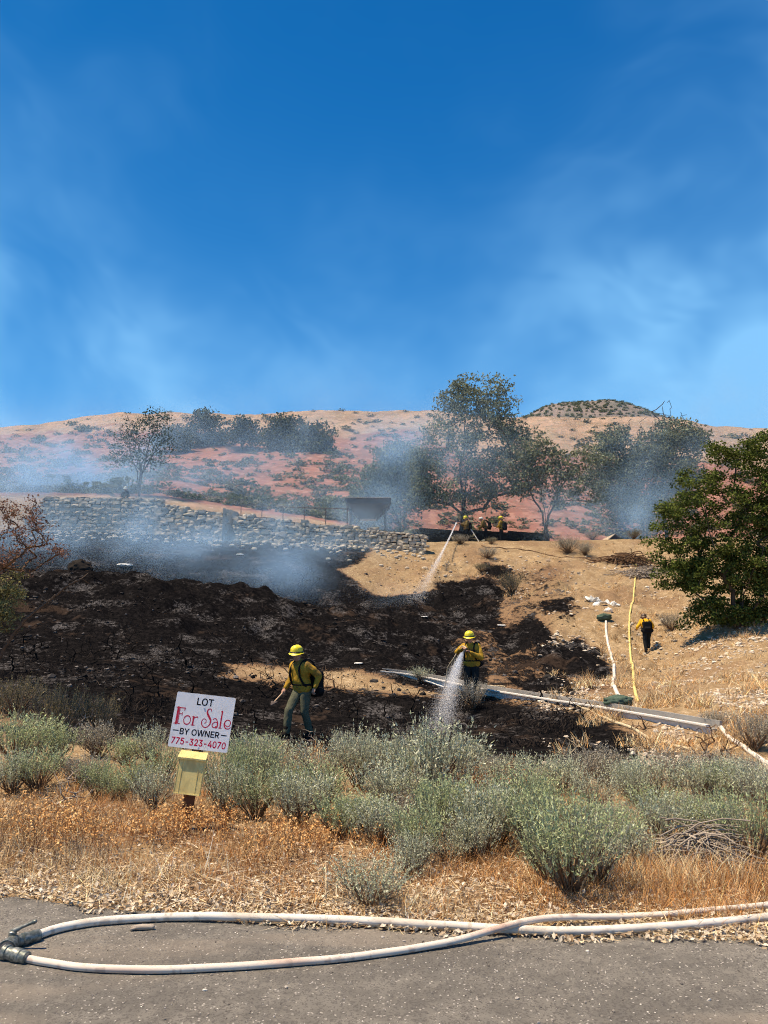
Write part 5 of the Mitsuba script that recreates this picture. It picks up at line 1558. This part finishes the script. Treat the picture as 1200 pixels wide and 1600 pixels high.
st = lumpy(c + [0, 0, .15], [.42, .35, .36], rng, 4)
scene['charred_stump'] = ply(st, 'tarred_timber', smooth=40)
thing('charred_stump', 'charred stump on the crest of the burnt bank at the left', 'stump')

# ------------------------------------------------------------------ shrubs on the hill
def knob(seed, n=90):
    """A rounded desert shrub one metre wide, of leaf sized tufts."""
    r = np.random.default_rng(seed)
    q = unit(r.normal(size=(n, 3)))
    q[:, 2] = np.abs(q[:, 2])
    c = q * (r.uniform(.55, 1, (n, 1))) * [.5, .5, .52] * (1 + .3 * r.normal(size=(n, 1)))
    v, f = leaves(c, r.uniform(.12, .24, n), r, .4, 1.4)
    return (v, f), n


hill_forms = []
for k in range(8):
    m, n = knob(200 + k)
    hill_forms.append(ply(m, 'leaf', color=shade([(.15, .155, .115), (.20, .195, .15), (.11, .12, .085)] if k % 3 else [(.09, .11, .06), (.12, .14, .08)], n, 4, rng)))
rng = np.random.default_rng(9)


def hill_odds(X, Y):
    z = ground(X, Y)
    return (.25 + .75 * sstep(.36, .60, nz(X, Y, .085, 51))) * sstep(.3, .6, nz(X, Y, .3, 52)) * np.where(Y > 54, 1, 0) * (1 - .8 * sstep(115, 135, Y)) + .05


hs = spread(2600, hill_odds, rng, 53, 150, .6)
hs = hs[np.argsort(hs[:, 1])]
sizes = np.exp(rng.normal(size=len(hs)) * .4) * .85
rest = []
for i_, (xy, s) in enumerate(zip(hs, sizes)):
    to = T().translate([*map(float, xy), float(ground(*xy)) - .05]).rotate([0, 0, 1], float(rng.uniform(0, 360))).scale([float(s * 1.25), float(s * 1.25), float(s * .75)])
    fm = hill_forms[int(rng.integers(8))]
    if i_ < 300:
        key = numbered('hill_shrub')
        scene[key] = {**fm, 'to_world': to}
        uu = 600 + F * xy[0] / xy[1]
        z = 'left of the many stemmed tree' if uu < 190 else 'between many stemmed tree and wall pier' if uu < 380 else 'between wall pier and ore hopper' if uu < 560 else 'behind the tallest tree' if uu < 830 else 'behind the smoky trees on the right'
        z2 = 'close behind the wall' if xy[1] < 62 else 'a little up the hill'
        thing(key, f'hillside shrub {z}, {z2}', 'shrub', f'hillside shrubs {z}, {z2}')
    else:
        v, f, _, _, col = meshkit.WRITTEN[fm['filename']]
        M = np.array(to.matrix)
        rest.append((v[:200] @ M[:3, :3].T + M[:3, 3], f[:100], col[:200]))
v, f = merge([(a, b) for a, b, _ in rest])
scene['far_shrubs'] = ply((v, f), 'leaf', color=np.vstack([c for _, _, c in rest]))
stuff('far_shrubs', 'scattered small shrubs higher up the hillside')
for x, y, w, lab in [(65, 688, 22, 'dark round shrub by itself on the crest at the far left'), (135, 674, 26, 'flat dark shrub on the bare crest left of the many stemmed tree'), (112, 692, 16, 'small dark shrub below the bare crest at the left'), (142, 684, 12, 'tiny dark shrub beside the flat one on the crest'), (572, 663, 10, 'tiny shrub on the skyline right of the tree clump'), (630, 664, 10, 'tiny shrub on the skyline left of the tallest tree'), (345, 727, 10, 'small shrub under the third tree of the crest row')]:
    c = gp(x, y)
    s = w * c[1] / F
    key = numbered('crest_shrub')
    scene[key] = {**hill_forms[0], 'to_world': T().translate(c - [0, 0, .1]).scale([s, s * .9, s * .72])}
    thing(key, lab, 'shrub')
# dots of brush on the far peak
n = 800
px2, py2 = rng.uniform(-.75, .75, n), rng.uniform(-.9, .2, n)
ii = np.clip(((px2 + 1) / 2 * 89).astype(int), 0, 89), np.clip(((py2 + 1) / 2 * 59).astype(int), 0, 59)
ctr = np.stack([px_[ii[1], ii[0]], py_[ii[1], ii[0]], pz[ii[1], ii[0]]], 1)
v0, f0, _, _, c0 = meshkit.WRITTEN[hill_forms[0]['filename']]
ms = [(v0 * s * [1, 1, .8] + c, f0) for c, s in zip(ctr, rng.uniform(1.2, 2.8, n))]
scene['peak_shrubs'] = ply(merge(ms), 'leaf', color=np.tile(c0, (n, 1)) * 1.15)
stuff('peak_shrubs', 'dark brush dotted over the far peak')

# ------------------------------------------------------------------ smoke over the burnt terrace and among the trees
BX = np.array([[-42.0, 42.0], [29.0, 72.0], [2.0, 40.0]])
NX, NYY, NZ = 190, 80, 100
gx_, gy_, gz_ = [np.linspace(b[0], b[1], n) for b, n in zip(BX, (NX, NYY, NZ))]
Z3, Y3, X3 = np.meshgrid(gz_, gy_, gx_, indexing='ij')
P3 = np.stack([X3, Y3, Z3], -1)
warp = meshkit.fbm(P3 / 5.0, 3, 61)
wisp = meshkit.fbm(P3 / [2.6, 3.2, 3.6] + 2.6 * warp[..., None], 4, 62)
fineness = (np.clip(wisp - .36, 0, 1) * 4.2) ** 1.6 * .9
dens = np.zeros_like(X3)
for (x, y, Y, rx_, rz_, ry_, d) in [  # photo place, distance, half width and half height in photo pixels, depth in metres, density
    (40, 765, 52, 170, 46, 6, .17), (170, 740, 57, 190, 55, 7, .13), (20, 830, 47, 120, 40, 4, .06),
    (285, 885, 36, 50, 46, 3.0, .38), (260, 862, 41, 150, 48, 4.5, .17), (430, 898, 35, 60, 42, 3.5, .22), (380, 850, 43, 130, 38, 4, .10), (120, 870, 37, 130, 40, 4, .15), (500, 850, 43, 80, 40, 4, .06),
    (600, 745, 54, 75, 70, 5, .11), (520, 800, 51, 120, 34, 4, .08), (690, 720, 54, 60, 70, 5, .04),
    (985, 800, 57, 60, 46, 4.5, .11), (940, 740, 58, 90, 90, 7, .028), (1060, 720, 58, 80, 70, 6, .022), (880, 800, 51, 60, 45, 4, .045), (985, 826, 54, 26, 22, 2, .26),
    (620, 940, 34.5, 40, 20, 2, .05), (430, 690, 60, 320, 60, 8, .032), (575, 800, 48.5, 80, 36, 2.5, .20), (230, 800, 44.5, 230, 42, 3, .06), (740, 700, 50, 90, 90, 3, .030), (1130, 660, 64, 70, 60, 6, .05)]:
    c = at(x, y, Y)
    s = Y / F
    q = ((X3 - c[0]) / (rx_ * s)) ** 2 + ((Y3 - c[1]) / ry_) ** 2 + ((Z3 - c[2]) / (rz_ * s)) ** 2
    dens += d * np.exp(-q * 1.1)
dens *= .12 + 1.2 * fineness
edge = 1.0
for A3, (a, b) in zip((X3, Y3), BX[:2]):
    edge = edge * sstep(a, a + 4, A3) * (1 - sstep(b - 4, b, A3))
edge = edge * (1 - sstep(BX[2, 1] - 5, BX[2, 1] - .5, Z3))
dens = (dens * edge).astype(np.float32)
dens[dens < .0015] = 0
to_box = T().translate(BX[:, 0].tolist()).scale((BX[:, 1] - BX[:, 0]).tolist())
scene['smoke_air'] = {'type': 'heterogeneous', 'albedo': rgb(.46, .72, 1.0), 'scale': 1.0, 'phase': {'type': 'hg', 'g': .15},
                      'sigma_t': {'type': 'gridvolume', 'grid': mi.VolumeGrid(dens[..., None]), 'to_world': to_box}}
scene['smoke'] = {'type': 'cube', 'to_world': T().translate(BX.mean(1).tolist()).scale(((BX[:, 1] - BX[:, 0]) / 2).tolist()), 'bsdf': {'type': 'null'}, 'interior': {'type': 'ref', 'id': 'smoke_air'}}
stuff('smoke', 'thin bluish smoke drifting over the burnt terrace, the wall and the trees')

# ------------------------------------------------------------------ labels of look-alikes: which one, counted from the left
ORD = ['leftmost', 'second from left', 'third from left', 'fourth from left', 'fifth from left', 'sixth from left', 'seventh from left', 'eighth from left', 'ninth from left', 'tenth from left']
shared = {}
for k, d in labels.items():
    if d.get('group'):
        shared.setdefault(d['label'], []).append(k)
for text, keys in shared.items():
    if 1 < len(keys) <= 10:
        def across(k):
            e = scene.get(k) or scene[k + '__stem']
            M = np.array(e['to_world'].matrix)
            return M[0, 3] / M[1, 3]
        for i, k in enumerate(sorted(keys, key=across)):
            labels[k]['label'] = ('rightmost' if i == len(keys) - 1 else ORD[i]) + ', ' + text
